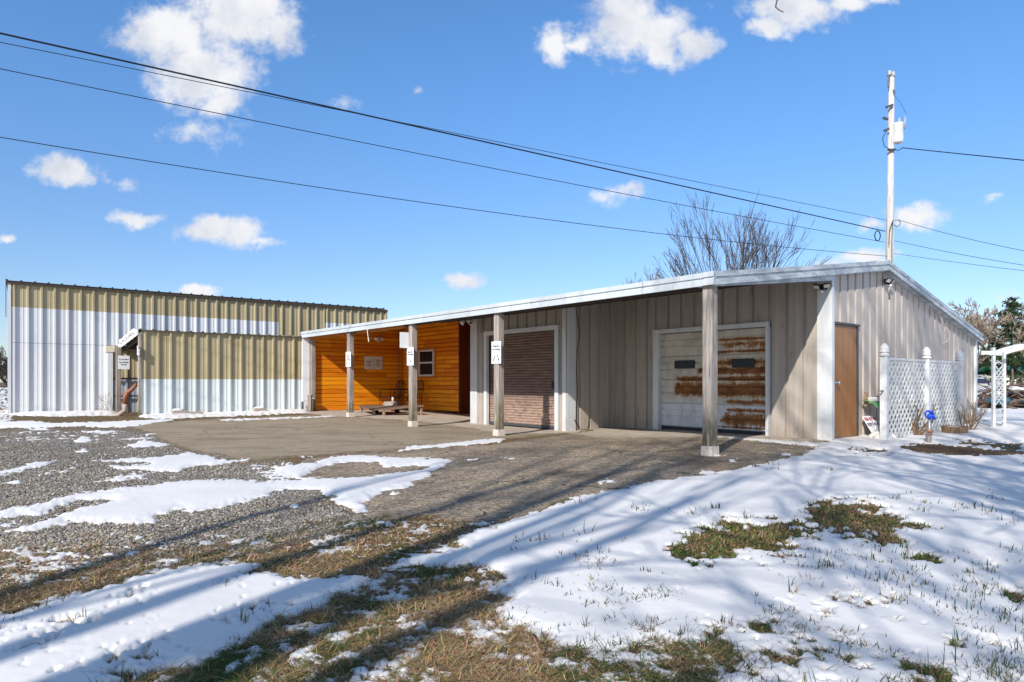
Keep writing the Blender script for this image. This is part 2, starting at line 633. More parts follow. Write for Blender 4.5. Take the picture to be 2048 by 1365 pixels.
def _plainwood(c1, c2, green=0.0, sc=(30, 30, 1.6)):
    def fn(N):
        p = N.attr('lp')
        g = N.noise(N.vm('MULTIPLY', p, sc), 1.0, 6, .65, dist=.5)
        c = N.mix(N.ramp(g, .3, .68), c1, c2)
        cr = N.ramp(N.noise(N.vm('MULTIPLY', p, (sc[0] * 1.7, sc[1] * 1.7, sc[2])), 1.3, 3, .5), .60, .68)
        c = N.mix(N.math('MULTIPLY', cr, .7), c, (.07, .06, .05))
        z = N.sep(p)[2]
        if green:
            gm = N.math('MULTIPLY', N.ramp(z, .95, .2), N.ramp(N.noise(N.vm('MULTIPLY', p, (9, 9, 3)), 1.5, 4, .6), .35, .62))
            c = N.mix(N.math('MULTIPLY', gm, green), c, (.17, .15, .07))
            gd = N.math('MULTIPLY', N.ramp(z, .55, .18), N.ramp(N.noise(N.vm('MULTIPLY', p, (14, 14, 2)), 1.5, 4, .6), .4, .62))
            c = N.mix(N.math('MULTIPLY', gd, green), c, (.11, .09, .06))
        return {'col': c, 'bump': N.bump(g, .35, .006)}
    return fn


M['post_wood'] = mat('post_wood', _plainwood((.46, .395, .34), (.23, .20, .175), .95), .8, .2)
M['grey_wood'] = mat('grey_wood', _plainwood((.36, .30, .25), (.22, .18, .15)), .8, .2)
M['pole_wood'] = mat('pole_wood', _plainwood((.60, .56, .51), (.42, .39, .35), 0, (14, 14, .8)), .8, .2)
M['orange_trim'] = mat('orange_trim', _plainwood((.62, .22, .02), (.40, .12, .01), 0, (3, 3, 30)), .5, .4)
M['red_trim'] = mat('red_trim', _plainwood((.20, .035, .006), (.11, .02, .005), 0, (20, 20, 1)), .5, .4)
M['dark_wood'] = mat('dark_wood', _plainwood((.09, .07, .055), (.05, .04, .032)), .8, .2)
M['weathered_planks'] = mat('weathered_planks', _plainwood((.42, .27, .18), (.25, .18, .13), 0, (6, 30, 30)), .8, .2)


def _browndoor(N):
    p = N.attr('lp')
    g = N.noise(N.vm('MULTIPLY', p, (30, 30, .9)), 1.0, 5, .6, dist=.4)
    return N.mix(N.ramp(g, .3, .7), (.36, .165, .06), (.27, .115, .04))


M['brown_door'] = mat('brown_door', _browndoor, .45, .4)


def flat(name, col, rough=.6, spec=.3, metal=0.0, var=.12, sc=18):
    def fn(N):
        p = N.attr('lp')
        f = N.ramp(N.noise(p, sc, 4, .6), .25, .75, 1 - var, 1 + var)
        return c_mul(N, col, f)
    M[name] = mat(name, fn, rough, spec, metal)
    return M[name]


flat('black_iron', (.018, .017, .016), .45, .4)
flat('black_plastic', (.02, .02, .022), .5, .4)
flat('dark_metal', (.06, .06, .065), .5, .4)
flat('dark_roof', (.07, .068, .065), .6, .3)
flat('steel', (.42, .43, .44), .4, .5, .6)
flat('galv', (.40, .42, .43), .45, .5, .5, .2, 30)
flat('sign_white', (.80, .80, .80), .5, .3, 0, .04)
flat('sign_cream', (.70, .64, .56), .6, .3, 0, .06)
flat('ink', (.02, .02, .025), .7, .1)
flat('red_ink', (.40, .035, .07), .6, .2)
flat('blue_ink', (.05, .07, .14), .6, .2)
flat('footing', (.60, .52, .45), .85, .2, 0, .2, 25)
flat('lamp_white', (.75, .74, .70), .35, .5)
flat('glass_dark', (.012, .014, .017), .25, .25)
flat('vinyl_white', (.66, .66, .64), .45, .35, 0, .16, 9)
flat('cream_paint', (.66, .58, .42), .5, .3)
flat('blue_paint', (.01, .07, .55), .35, .5)
flat('green_metal', (.10, .30, .09), .5, .4, 0, .3, 40)
flat('copper_pipe', (.33, .13, .07), .6, .3, 0, .35, 25)
flat('pipe_pale', (.42, .33, .27), .7, .3, 0, .25, 25)
flat('concrete_block', (.37, .31, .26), .9, .2, 0, .25, 25)
flat('planter_wood', (.27, .17, .10), .8, .2, 0, .35, 20)
flat('car_blue', (.012, .02, .045), .2, .6)
flat('rubber', (.015, .015, .016), .8, .2)
flat('green_roof', (.03, .22, .14), .45, .4)
flat('cream_wall', (.66, .62, .52), .6, .3)
flat('wire', (.012, .014, .022), .6, .2)
flat('bark', (.17, .125, .10), .9, .1, 0, .35, 9)
flat('bark_dark', (.085, .07, .062), .9, .1, 0, .35, 9)
flat('bark_pale', (.30, .235, .18), .9, .1, 0, .3, 6)
flat('stem', (.20, .13, .075), .8, .2, 0, .4, 30)
flat('red_plastic', (.35, .02, .02), .4, .4)
flat('porcelain', (.35, .37, .40), .3, .5)


def _rolldoor(N):
    p = N.attr('lp')
    x, y, z = N.sep(p)
    c = N.mix(N.ramp(N.noise(N.vm('MULTIPLY', p, (2, 2, 12)), 1.5, 5, .6), .35, .7), (.215, .137, .105), (.14, .088, .068))
    sc = N.math('MULTIPLY', N.ramp(z, .95, .30), N.ramp(N.noise(N.vm('MULTIPLY', p, (4, 4, 9)), 1.6, 5, .7), .30, .58))
    c = N.mix(N.math('MULTIPLY', sc, .75), c, (.44, .31, .24))  # scuffed lower part, painted paler for the sunlit strip under the eave shadow
    st = N.ramp(N.noise(p, 12, 5, .65), .56, .72)
    return N.mix(N.math('MULTIPLY', st, .5), c, (.12, .08, .065))


M['rolldoor'] = mat('rolldoor', _rolldoor, .55, .35)


def _rusty(N):
    p = N.attr('lp')
    x, y, z = N.sep(p)
    base = N.mix(N.ramp(N.noise(N.vm('MULTIPLY', p, (3, 3, 3)), 1.5, 5, .6), .35, .7), (.60, .56, .47), (.48, .44, .36))
    base = N.mix(N.ramp(z, .75, .45), base, (.66, .65, .66))
    nz = N.noise(N.vm('MULTIPLY', p, (5, 5, 6)), 1.2, 6, .75)
    nf = N.noise(N.vm('MULTIPLY', p, (22, 22, 5)), 1.2, 5, .7)

    def band(zc, hw, a0, soft, gain):
        d = N.math('DIVIDE', N.math('ABSOLUTE', N.math('SUBTRACT', z, zc)), hw)
        m = N.math('SUBTRACT', 1.25, d)
        e = N.ramp(x, a0, a0 - soft)
        return N.math('MULTIPLY', N.math('MULTIPLY', m, e), gain)
    f = None
    for args in [(.87, .17, 3.45, .2, 1.35), (1.08, .07, 3.45, .3, 1.2), (1.24, .11, 2.95, .35, 1.1), (1.40, .11, 2.85, .3, .9), (1.62, .045, 2.75, .5, .95), (1.86, .04, 2.75, .5, 1.0),
                 (.62, .07, 2.3, .3, 1.05), (.46, .06, 2.3, .4, .95), (.27, .19, 2.4, .3, 1.05), (1.75, .12, 2.8, .2, .7), (.12, .04, 2.5, .4, .9)]:
        b_ = band(*args)
        f = b_ if f is None else N.math('MAXIMUM', f, b_)
    f = N.math('ADD', N.math('MULTIPLY_ADD', N.math('SUBTRACT', nz, .5), 2.1, f), N.math('MULTIPLY', N.math('SUBTRACT', nf, .5), 1.3))
    gr_ = N.ramp(N.noise(N.vm('MULTIPLY', p, (3, 3, 1.2)), 2.2, 5, .65), .45, .75)
    base = N.mix(N.math('MULTIPLY', gr_, .45), base, (.30, .25, .18))
    m1 = N.ramp(f, .38, .78)
    rc = N.mix(N.ramp(N.noise(p, 9, 6, .7), .3, .7), (.30, .115, .03), (.10, .03, .01))
    rc = N.mix(N.ramp(f, .5, 1.1), (.42, .21, .07), rc)
    c = N.mix(m1, base, rc)
    return {'col': c, 'bump': N.bump(nf, .15, .004)}


M['rusty_door'] = mat('rusty_door', _rusty, .6, .3)


def _snow(N):
    p = N.n('ShaderNodeTexCoord').outputs['Object']
    h = N.math('ADD', N.noise(p, 7, 5, .6), N.math('MULTIPLY', N.noise(p, 90, 3, .6), .25))
    c = N.mix(N.ramp(N.noise(p, 1.2, 4, .6), .3, .7), (.775, .74, .69), (.71, .68, .64))
    dirt = N.math('MULTIPLY', N.ramp(N.noise(p, 34, 4, .65), .66, .74), .35)
    c = N.mix(dirt, c, (.45, .4, .34))
    return {'col': c, 'bump': N.bump(h, .25, .012), 'sss': 0.0}


M['snow'] = mat('snow', _snow, .75, .25)


def _ground(N):
    p = N.n('ShaderNodeTexCoord').outputs['Object']
    z1 = N.n('ShaderNodeAttribute', attribute_name='zone')
    r, g, b = N.n('ShaderNodeSeparateColor'), None, None
    N.put(r.inputs[0], z1.outputs['Color'])
    pad, drv, grv = r.outputs[0], r.outputs[1], r.outputs[2]
    z2 = N.n('ShaderNodeSeparateColor')
    N.put(z2.inputs[0], N.n('ShaderNodeAttribute', attribute_name='zone_b').outputs['Color'])
    con, thatch, mulch = z2.outputs[0], z2.outputs[1], z2.outputs[2]
    n1 = N.noise(p, 1.6, 5, .6); n2 = N.noise(p, 22, 6, .7); n3 = N.noise(p, 110, 4, .7)
    # dormant turf
    tf = N.mix(N.ramp(n2, .3, .68), (.24, .155, .075), (.075, .05, .027))
    tf = N.mix(N.math('MULTIPLY', N.ramp(n1, .45, .68), .6), tf, (.11, .115, .04))
    tf = N.mix(N.math('MULTIPLY', N.ramp(n3, .52, .7), .6), tf, (.06, .045, .028))
    col = tf
    # loose gravel
    vc = N.voro(p, 42, 'F1', 'Color'); vd = N.voro(p, 42, 'F1', 'Distance')
    vs = N.n('ShaderNodeSeparateColor'); N.put(vs.inputs[0], vc)
    gr = N.mix(N.ramp(vs.outputs[0], .0, 1, typ='LINEAR'), (.20, .175, .145), (.50, .44, .37))
    gr = N.mix(N.ramp(vd, .42, .7), gr, (.05, .045, .04))
    gr = N.mix(N.math('MULTIPLY', N.ramp(n1, .42, .66), .6), gr, (.20, .145, .088))
    col = N.mix(grv, col, gr)
    # old asphalt drive with exposed stone
    sp = N.voro(p, 75, 'F1', 'Color'); ss = N.n('ShaderNodeSeparateColor'); N.put(ss.inputs[0], sp)
    dr = N.mix(N.ramp(ss.outputs[0], .1, 1, typ='LINEAR'), (.145, .108, .07), (.50, .395, .275))
    dr = N.mix(N.math('MULTIPLY', N.ramp(N.noise(p, .8, 5, .65), .42, .66), .7), dr, (.16, .132, .104))
    dr = N.mix(N.math('MULTIPLY', N.ramp(N.noise(N.vm('MULTIPLY', p, (1, 1.6, 1)), 2.6, 5, .65), .55, .72), .45), dr, (.38, .325, .265))
    ck = N.voro(N.vm('ADD', p, N.vm('SCALE', N.noise(p, 1.5, 4, .6, out=1), .8)), .42, 'DISTANCE_TO_EDGE')
    sp2 = N.n('ShaderNodeSeparateColor'); N.put(sp2.inputs[0], N.voro(p, 26, 'F1', 'Color'))
    dr = c_mul(N, dr, N.ramp(sp2.outputs[0], 0, 1, .72, 1.28, 'LINEAR'))
    dr = c_mul(N, dr, N.ramp(n2, .3, .7, .75, 1.25))
    crack = N.math('MULTIPLY', N.ramp(ck, .012, .003), N.ramp(N.noise(p, .9, 3, .5), .42, .55))
    dr = N.mix(N.math('MULTIPLY', crack, .8), dr, (.045, .035, .025))
    dr = N.mix(N.math('MULTIPLY', N.ramp(N.noise(N.vm('MULTIPLY', p, (1, .7, 1)), .55, 5, .7), .50, .62), .55), dr, (.11, .08, .055))
    col = N.mix(drv, col, dr)
    pd = N.mix(N.ramp(ss.outputs[1], .0, 1, typ='LINEAR'), (.22, .172, .112), (.43, .345, .24))
    pd = N.mix(N.math('MULTIPLY', N.ramp(N.noise(N.vm('MULTIPLY', p, (1.0, 1.0, 1)), 1.0, 5, .6), .47, .68), .5), pd, (.20, .155, .10))
    pd = N.mix(N.math('MULTIPLY', N.ramp(N.noise(N.vm('MULTIPLY', p, (.35, 1.6, 1)), 1.3, 5, .7), .5, .66), .5), pd, (.15, .112, .075))
    pd = N.mix(N.math('MULTIPLY', crack, .5), pd, (.07, .05, .035))
    col = N.mix(pad, col, pd)
    cn = N.mix(N.ramp(N.noise(p, 3, 6, .65), .3, .7), (.52, .44, .35), (.40, .33, .255))
    cn = N.mix(N.math('MULTIPLY', N.ramp(n3, .5, .75), .4), cn, (.24, .2, .16))
    col = N.mix(con, col, cn)
    ml = N.mix(N.ramp(n2, .3, .7), (.15, .085, .045), (.06, .036, .02))
    col = N.mix(mulch, col, ml)
    hb = N.math('ADD', N.math('MULTIPLY', N.math('MULTIPLY', vd, -1.4), grv), N.math('ADD', N.math('MULTIPLY', n2, .5), N.math('MULTIPLY', n3, .5)))
    return {'col': col, 'bump': N.bump(hb, .7, .016)}


M['ground'] = mat('ground', _ground, .9, .15)


def _far(N):
    p = N.n('ShaderNodeTexCoord').outputs['Object']
    f = N.ramp(N.noise(N.vm('MULTIPLY', p, (.6, 1, 1)), .5, 6, .65), .40, .54)
    t = N.mix(N.ramp(N.noise(p, 3, 5, .6), .3, .7), (.25, .175, .085), (.12, .11, .05))
    return N.mix(f, t, (.80, .82, .86))


M['field'] = mat('field', _far, .9, .15)


def _vcol(N):
    return N.n('ShaderNodeAttribute', attribute_name='tint').outputs['Color']


M['vcol'] = mat('vcol', _vcol, .85, .15)

# ------------------------------------------------------------------ ground: zones traced from the photograph and laid on the terrain
PAD = [(268, 853), (300, 848), (380, 841), (470, 837), (610, 831), (700, 836), (740, 838), (830, 843), (945, 857), (1010, 869), (1100, 869), (1140, 866), (1100, 870),
       (990, 880), (880, 890), (800, 899), (720, 904), (640, 911), (540, 918), (490, 920), (420, 908), (340, 888), (300, 866)]
DRIVE = [(560, 932), (640, 914), (800, 901), (1020, 886), (1120, 872), (1215, 858), (1400, 866), (1530, 876), (1640, 886), (1700, 898), (1690, 906), (1600, 918), (1510, 940),
         (1400, 952), (1290, 974), (1210, 992), (1140, 1004), (1080, 1022), (1010, 1046), (940, 1046), (840, 1036), (730, 1034), (690, 1022), (640, 980), (600, 962)]
GRAVEL = [(-900, 862), (60, 858), (150, 862), (262, 854), (300, 868), (338, 890), (420, 911), (490, 923), (560, 930), (610, 960), (680, 1000), (730, 1036), (650, 1062), (560, 1090),
          (430, 1105), (300, 1120), (120, 1130), (0, 1150), (-900, 1300)]
SLAB = [(600, 826), (660, 833), (740, 837), (830, 842), (945, 857), (1010, 869), (1110, 868), (1150, 866), (1232, 850), (1236, 840), (900, 808), (560, 808)]
APRON = [(1150, 867), (1232, 850), (1320, 851), (1540, 866), (1660, 880), (1640, 886), (1520, 882), (1400, 876), (1290, 876), (1190, 874)]
MULCH = [(1800, 893), (1850, 890), (1930, 896), (2010, 903), (2060, 908), (1920, 909), (1840, 904)]

SNOW = [
    ([(1660, 884), (1600, 912), (1540, 924), (1510, 932), (1460, 940), (1428, 944), (1400, 944), (1394, 938), (1402, 950), (1340, 960), (1290, 966), (1240, 980), (1190, 988), (1136, 994),
      (1150, 1003), (1090, 1020), (1030, 1038), (1010, 1052), (950, 1060), (938, 1074), (922, 1085), (932, 1095), (870, 1110), (800, 1124), (860, 1136), (960, 1130), (1002, 1150),
      (990, 1172), (1002, 1200), (986, 1230), (1022, 1260), (1062, 1282), (1110, 1292), (1180, 1320), (1250, 1308), (1320, 1294), (1400, 1290), (1446, 1282), (1470, 1300), (1440, 1330),
      (1500, 1372), (1540, 1560), (3400, 1560), (3400, 770), (1950, 770), (1950, 830), (1680, 850)], .045),
    ([(-1000, 1420), (-300, 1290), (0, 1225), (60, 1210), (140, 1190), (200, 1165), (290, 1150), (345, 1138), (430, 1126), (480, 1121), (520, 1124), (532, 1140), (560, 1153), (640, 1162),
      (720, 1150), (742, 1162), (700, 1180), (660, 1198), (640, 1214), (560, 1234), (520, 1258), (482, 1288), (420, 1326), (330, 1352), (280, 1380), (240, 1560), (-1000, 1560)], .05),
    ([(-600, 1100), (-200, 1050), (0, 1024), (61, 1011), (137, 991), (239, 974), (376, 963), (564, 962), (600, 958), (626, 955), (691, 957), (767, 949), (821, 943), (858, 932), (773, 934),
      (746, 925), (691, 925), (646, 931), (626, 944), (604, 960), (551, 946), (551, 933), (630, 924), (654, 917), (719, 911), (835, 915), (903, 919), (886, 932), (859, 943), (855, 960),
      (808, 974), (750, 990), (746, 1003), (726, 1010), (734, 1027), (712, 1026), (691, 1020), (667, 1006), (668, 991), (620, 984), (582, 982), (555, 984), (533, 995), (444, 1018), (372, 1031),
      (352, 1022), (304, 1038), (328, 1052), (239, 1052), (147, 1046), (68, 1068), (10, 1066), (51, 1055), (130, 1026), (219, 999), (154, 1003), (61, 1034), (0, 1040), (-200, 1064), (-600, 1130)], .035),
    ([(-600, 1110), (0, 1044), (72, 1042), (40, 1052), (0, 1056), (-600, 1125)], .02),
    ([(812, 894), (870, 889), (960, 880), (1012, 878), (1000, 885), (930, 892), (870, 896), (800, 901)], .03),
    ([(168, 923), (250, 918), (308, 915), (386, 906), (410, 913), (444, 920), (496, 919), (444, 930), (376, 935), (362, 944), (318, 944), (240, 941), (222, 933), (300, 929)], .03),
    ([(192, 962), (273, 947), (312, 945), (273, 958), (219, 963)], .02),
    ([(-300, 975), (0, 943), (61, 926), (116, 920), (96, 930), (34, 946), (0, 954), (-300, 990)], .02),
    ([(114, 948), (136, 937), (157, 935), (140, 945)], .015), ([(78, 952), (110, 940), (117, 943), (92, 952)], .015), ([(14, 966), (38, 959), (46, 962), (30, 969)], .015),
    ([(232, 896), (262, 889), (284, 882), (320, 886), (340, 889), (308, 894)], .02), ([(220, 881), (265, 876), (320, 874), (300, 879), (240, 882)], .015),
    ([(145, 886), (163, 874), (178, 876), (184, 882), (165, 887)], .025), ([(145, 905), (168, 898), (183, 897), (172, 905)], .015), ([(278, 869), (312, 868), (305, 872), (282, 872)], .012),
    ([(14, 822), (120, 822), (228, 822), (236, 828), (224, 831), (190, 832), (110, 834), (60, 833), (20, 831)], .2),
    ([(-900, 846), (0, 842), (60, 843), (110, 846), (180, 845), (262, 841), (310, 839), (352, 837), (340, 842), (296, 850), (240, 855), (140, 855), (60, 858), (0, 856), (-900, 868)], .035),
    ([(172, 865), (200, 861), (246, 861), (226, 866)], .02), ([(48, 858), (86, 856), (105, 861), (60, 862)], .015),
    ([(278, 832), (340, 826), (470, 821), (612, 819), (616, 826), (560, 829), (470, 833), (400, 835), (330, 838), (286, 837)], .2),
    ([(432, 839), (520, 836), (600, 834), (664, 831), (672, 834), (600, 838), (500, 840), (440, 842)], .02),
    ([(1432, 874), (1500, 876), (1580, 881), (1660, 886), (1720, 884), (1716, 897), (1640, 894), (1560, 888), (1490, 880)], .02),
    ([(1432, 905), (1444, 906), (1446, 910), (1434, 911)], .012), ([(1198, 964), (1226, 962), (1240, 967), (1206, 969)], .01), ([(1562, 906), (1582, 905), (1580, 910), (1564, 911)], .012),
    ([(1455, 919), (1478, 918), (1474, 923), (1458, 924)], .01), ([(930, 918), (960, 917), (962, 921), (934, 922)], .01), ([(1008, 916), (1034, 916), (1030, 919), (1010, 919)], .01),
    ([(780, 983), (792, 985), (788, 989), (776, 987)], .01), ([(584, 1006), (596, 1008), (598, 1013), (586, 1014)], .02), ([(278, 1074), (306, 1072), (304, 1080), (284, 1080)], .02),
    ([(48, 1102), (80, 1098), (76, 1110), (50, 1112)], .015), ([(108, 1084), (130, 1081), (126, 1088), (110, 1090)], .012), ([(590, 914), (618, 912), (620, 916), (596, 917)], .012),
]
HOLES = [
    ([(1400, 1062), (1440, 1054), (1490, 1056), (1540, 1046), (1590, 1050), (1622, 1062), (1604, 1084), (1560, 1098), (1500, 1108), (1440, 1116), (1392, 1106), (1388, 1084), (1412, 1074)], 1.0),
    ([(1618, 1024), (1650, 1012), (1690, 1008), (1760, 1022), (1800, 1036), (1822, 1052), (1790, 1066), (1796, 1080), (1760, 1086), (1720, 1068), (1668, 1058), (1624, 1044)], 1.0),
    (MULCH, 1.0), ([(1690, 897), (1740, 896), (1806, 902), (1780, 908), (1712, 906)], .75), ([(1920, 884), (1980, 886), (2060, 890), (2060, 902), (1990, 894), (1930, 890)], .8),
    ([(1800, 1196), (1700, 1192), (1690, 1204), (1760, 1216), (1846, 1212)], .4), ([(1860, 1330), (1920, 1322), (1960, 1350), (1930, 1400), (1870, 1370)], .55),
    ([(2010, 1196), (2080, 1190), (2090, 1220), (2030, 1212)], .5), ([(1786, 1248), (1820, 1240), (1824, 1262), (1792, 1266)], .35), ([(1520, 1252), (1566, 1246), (1562, 1262), (1524, 1264)], .3),
    ([(1820, 1120), (1870, 1118), (1866, 1134), (1830, 1134)], .35), ([(390, 1322), (440, 1318), (446, 1352), (400, 1360)], .4), ([(540, 1150), (560, 1148), (570, 1168), (548, 1168)], .5),
    ([(222, 1340), (270, 1336), (320, 1342), (330, 1400), (230, 1400)], .4)]
MIXED = [
    ([(240, 1420), (480, 1290), (560, 1236), (700, 1182), (800, 1140), (960, 1130), (1010, 1170), (1030, 1262), (1190, 1324), (1300, 1312), (1460, 1300), (1540, 1400), (1540, 1560), (200, 1560)], .38),
    ([(540, 1152), (640, 1084), (720, 1044), (900, 1052), (990, 1046), (920, 1100), (800, 1130), (720, 1160)], .31),
    ([(-900, 1300), (0, 1080), (300, 1070), (560, 1060), (640, 1090), (520, 1122), (340, 1138), (140, 1188), (-900, 1420)], .27),
    ([(-900, 858), (-900, 775), (22, 775), (22, 840), (0, 850)], .56), ([(-900, 880), (0, 866), (200, 862), (270, 866), (200, 884), (0, 890)], .28),
    ([(500, 930), (580, 926), (600, 950), (560, 962), (520, 950)], .42), ([(760, 1122), (880, 1090), (1000, 1130), (1000, 1180), (800, 1150)], .45)]


def masks(X, Y):
    """zone weights and snow depth at ground points"""
    Z = gz(X, Y)
    w1 = (fbm(X * 3, Y * 3, 3, 4) - .5); w2 = (fbm(X * 3, Y * 3, 9, 4) - .5)
    wx = X + .16 * w1; wy = Y + .22 * w2
    wy = np.maximum(wy, .3)
    px = CXP + FPX * wx / wy; py = HZ + FPX * (CAM_H - Z) / wy
    sc = Y / FPX
    nz = fbm(X * 14, Y * 14, 21, 3) - .5

    def w(poly, soft=.05, jit=.10):
        sd = sdpoly(px, py, poly) * sc
        return sstep(sd + jit * nz, -soft, soft)
    pad = w(PAD); drv = w(DRIVE, .03, .16); grv = w(GRAVEL, .22, .5); con = np.maximum(w(SLAB, .03, .03), w(APRON, .10, .16)); mul = w(MULCH, .05, .2)
    # the gravel thins out towards the turf in front
    thin = sstep(py, 1075, 1190) * .7
    grv = grv * np.clip(1 - thin + (fbm(X * 5, Y * 5, 44, 3) - .5) * 2.2 * sstep(py, 1030, 1100), 0, 1)
    grv = np.clip(grv - pad - drv, 0, 1)
    sd = np.full(X.shape, -.5); depth = np.zeros(X.shape)
    edge = .10 * (fbm(X * 9, Y * 9, 31, 4) - .5) + .09 * (fbm(X * 30, Y * 30, 37, 3) - .5)
    for poly, h in SNOW:
        s = sdpoly(px, py, poly) * sc
        better = s > sd
        depth = np.where(better, h, depth); sd = np.maximum(sd, s)
    m = sd + edge
    mixw = np.zeros(X.shape)
    nm = .34 * fbm(X * 4, Y * 4, 61, 4, .6) + .33 * fbm(X * 13, Y * 13, 66, 3, .6) + .33 * fbm(X * 34, Y * 34, 69, 3, .6)
    nm = (nm - .5) * 1.7 + .5
    for poly, cov in MIXED:
        s = sdpoly(px, py, poly) * sc
        wgt = sstep(s, -.05, .15)
        q = (nm - (.76 - cov * .62)) * .22
        q = np.where(wgt > .02, np.minimum(q, s + .03), -.5)
        depth = np.where((q > m) & (m <= 0), .007, depth)
        m = np.maximum(m, q)
        mixw = np.maximum(mixw, wgt)
    for poly, st in HOLES:
        s = sdpoly(px, py, poly) * sc
        n_ = (fbm(X * 5, Y * 5, 71, 3) - .5) + .9 * (fbm(X * 24, Y * 24, 73, 3) - .5)
        k = s + (.10 if poly is MULCH else .34) * n_ - (1 - st) * .12 + .03
        k = np.where(s > -.25, k, -.5)
        m = np.minimum(m, -k * 1.6)
    # blades and warm spots melt small holes in the right-hand yard
    yard = sstep(px, 1180, 1500) * sstep(py, 930, 1080)
    ho = fbm(X * 7, Y * 7, 83, 4) * .6 + fbm(X * 22, Y * 22, 84, 3) * .4
    m = np.where((yard > 9) & (ho > .64), np.minimum(m, (.675 - ho) * 12 + (1 - yard) * .7), m)
    return dict(Z=Z, px=px, py=py, pad=pad, drv=drv, grv=grv, con=con, mul=mul, m=m, depth=depth, mixw=mixw)


def mesh_from(name, V, F, mat_, smooth=True, cols=None, origin=None):
    me = bpy.data.meshes.new(name)
    V = np.asarray(V, np.float32); F = np.asarray(F, np.int32)
    k = F.shape[1]
    me.vertices.add(len(V)); me.vertices.foreach_set('co', V.ravel())
    me.loops.add(F.size); me.loops.foreach_set('vertex_index', F.ravel())
    me.polygons.add(len(F))
    me.polygons.foreach_set('loop_start', np.arange(0, F.size, k, dtype=np.int32))
    if smooth: me.polygons.foreach_set('use_smooth', np.ones(len(F), bool))
    me.materials.append(mat_)
    for cn, c in (cols or {}).items():
        at = me.attributes.new(cn, 'FLOAT_COLOR', 'POINT')
        cc = np.ones((len(V), 4), np.float32); cc[:, :3] = c
        at.data.foreach_set('color', cc.ravel())
    me.update(); me.validate()
    return link(bpy.data.objects.new(name, me))


def subset(V, F, keep, cols):
    f = F[keep]
    used = np.unique(f)
    remap = np.zeros(len(V), np.int64); remap[used] = np.arange(len(used))
    return V[used], remap[f], {k: c[used] for k, c in cols.items()}


colpx = np.concatenate([np.arange(-1300, -100, 16), np.arange(-100, 2150, 4.0), np.arange(2150, 3400, 16)])
rowpy = np.concatenate([np.arange(1540, 1000, -3.0), np.arange(1000, 880, -2.0), np.arange(880, 800, -1.0), np.arange(800, 767.5, -.8), [767.2, 766.8, 766.4, 766.1]])
CP, RP = np.meshgrid(colpx, rowpy)
GY = FPX * CAM_H / (RP - HZ); GX = (CP - CXP) / FPX * GY
MK = masks(GX, GY)
sh = GX.shape
turf = np.clip(1 - MK['pad'] - MK['drv'] - MK['con'] - MK['grv'], 0, 1)
rel = (fbm(GX * 8, GY * 8, 5, 4) - .5) * .014 * turf + (fbm(GX * 20, GY * 20, 6, 3) - .5) * .010 * np.maximum(turf, MK['grv'])
rel += (fbm(GX * 1.2, GY * 1.2, 15, 3) - .5) * .03
rel = rel * np.clip(14 / GY, 0, 1)
GZ = MK['Z'] + rel
# the ground dips a little under the walls' feet and never climbs them
idx = np.arange(GX.size).reshape(sh)
FQ = np.stack([idx[:-1, :-1], idx[:-1, 1:], idx[1:, 1:], idx[1:, :-1]], -1).reshape(-1, 4)
GV = np.stack([GX, GY, GZ], -1).reshape(-1, 3)
zone = np.stack([MK['pad'], MK['drv'], MK['grv']], -1).reshape(-1, 3)
zone_b = np.stack([MK['con'], turf, MK['mul']], -1).reshape(-1, 3)
cols = {'zone': zone, 'zone_b': zone_b}
fz = np.concatenate([zone, zone_b[:, :1], np.full((len(zone), 1), .45)], 1)[FQ].mean(1)
own = fz.argmax(1)
# concrete wins over asphalt where both were traced
own = np.where(fz[:, 3] > .5, 3, own)
for k, nm in enumerate(['parking_pad', 'driveway', 'gravel_lot', 'porch_slab', 'ground']):
    v, f, c = subset(GV, FQ, own == k, cols)
    tag(mesh_from(nm, v, f, M['ground'], True, c), kind='structure')

# land beyond the traced fan: one wide sheet a little lower
R_ = np.concatenate([np.linspace(0, 40, 9)[1:], [60, 90, 140, 220, 400, 800]])
T_ = np.linspace(0, 2 * math.pi, 73)[:-1]
fv = [(0, 0, -.07)]; ff = []
for r in R_:
    for t in T_: fv.append((r * math.cos(t), r * math.sin(t), -.07 + float(np.clip((r - 40) / 70, 0, 1)) * .36))
nT = len(T_)
mbf = MB('W'); mbf.v = fv; mbf.lp = fv
for k in range(nT): mbf.face([0, 1 + k, 1 + (k + 1) % nT])
for i in range(len(R_) - 1):
    for k in range(nT):
        mbf.face([1 + i * nT + k, 1 + (i + 1) * nT + k, 1 + (i + 1) * nT + (k + 1) % nT, 1 + i * nT + (k + 1) % nT])
tag(mbf.build('terrain', M['field']), kind='structure')

# snow: a real sheet with its own thickness that dives under the ground at its edge
sm = MK['m']
thick = np.where(sm > 0, MK['depth'] * .34 * sstep(sm, -.01, .12) + .003, sm * .35)
thick = np.clip(thick, -.05, .1)
und = (fbm(GX * .9, GY * 1.6, 91, 3) - .5) * .03 + (fbm(GX * 5, GY * 9, 92, 3) - .5) * .004
SZ = np.where(sm > 0, MK['Z'] + rel * .2 + np.maximum(thick, .004) + und * sstep(sm, .03, .5) + .006 * sstep(sm, 0, .06) + rel * .8 * (1 - sstep(sm, 0, .05)), GZ - .012 + thick)
keep = ((sm > -.035).reshape(-1)[FQ]).any(1)
SVv = np.stack([GX, GY, SZ], -1).reshape(-1, 3)
v, f, c = subset(SVv, FQ, keep, {})
tag(mesh_from('snow', v, f, M['snow'], True, {}), kind='stuff', label='thin melting snow lying in patches over yard, gravel and drive', cat='snow')


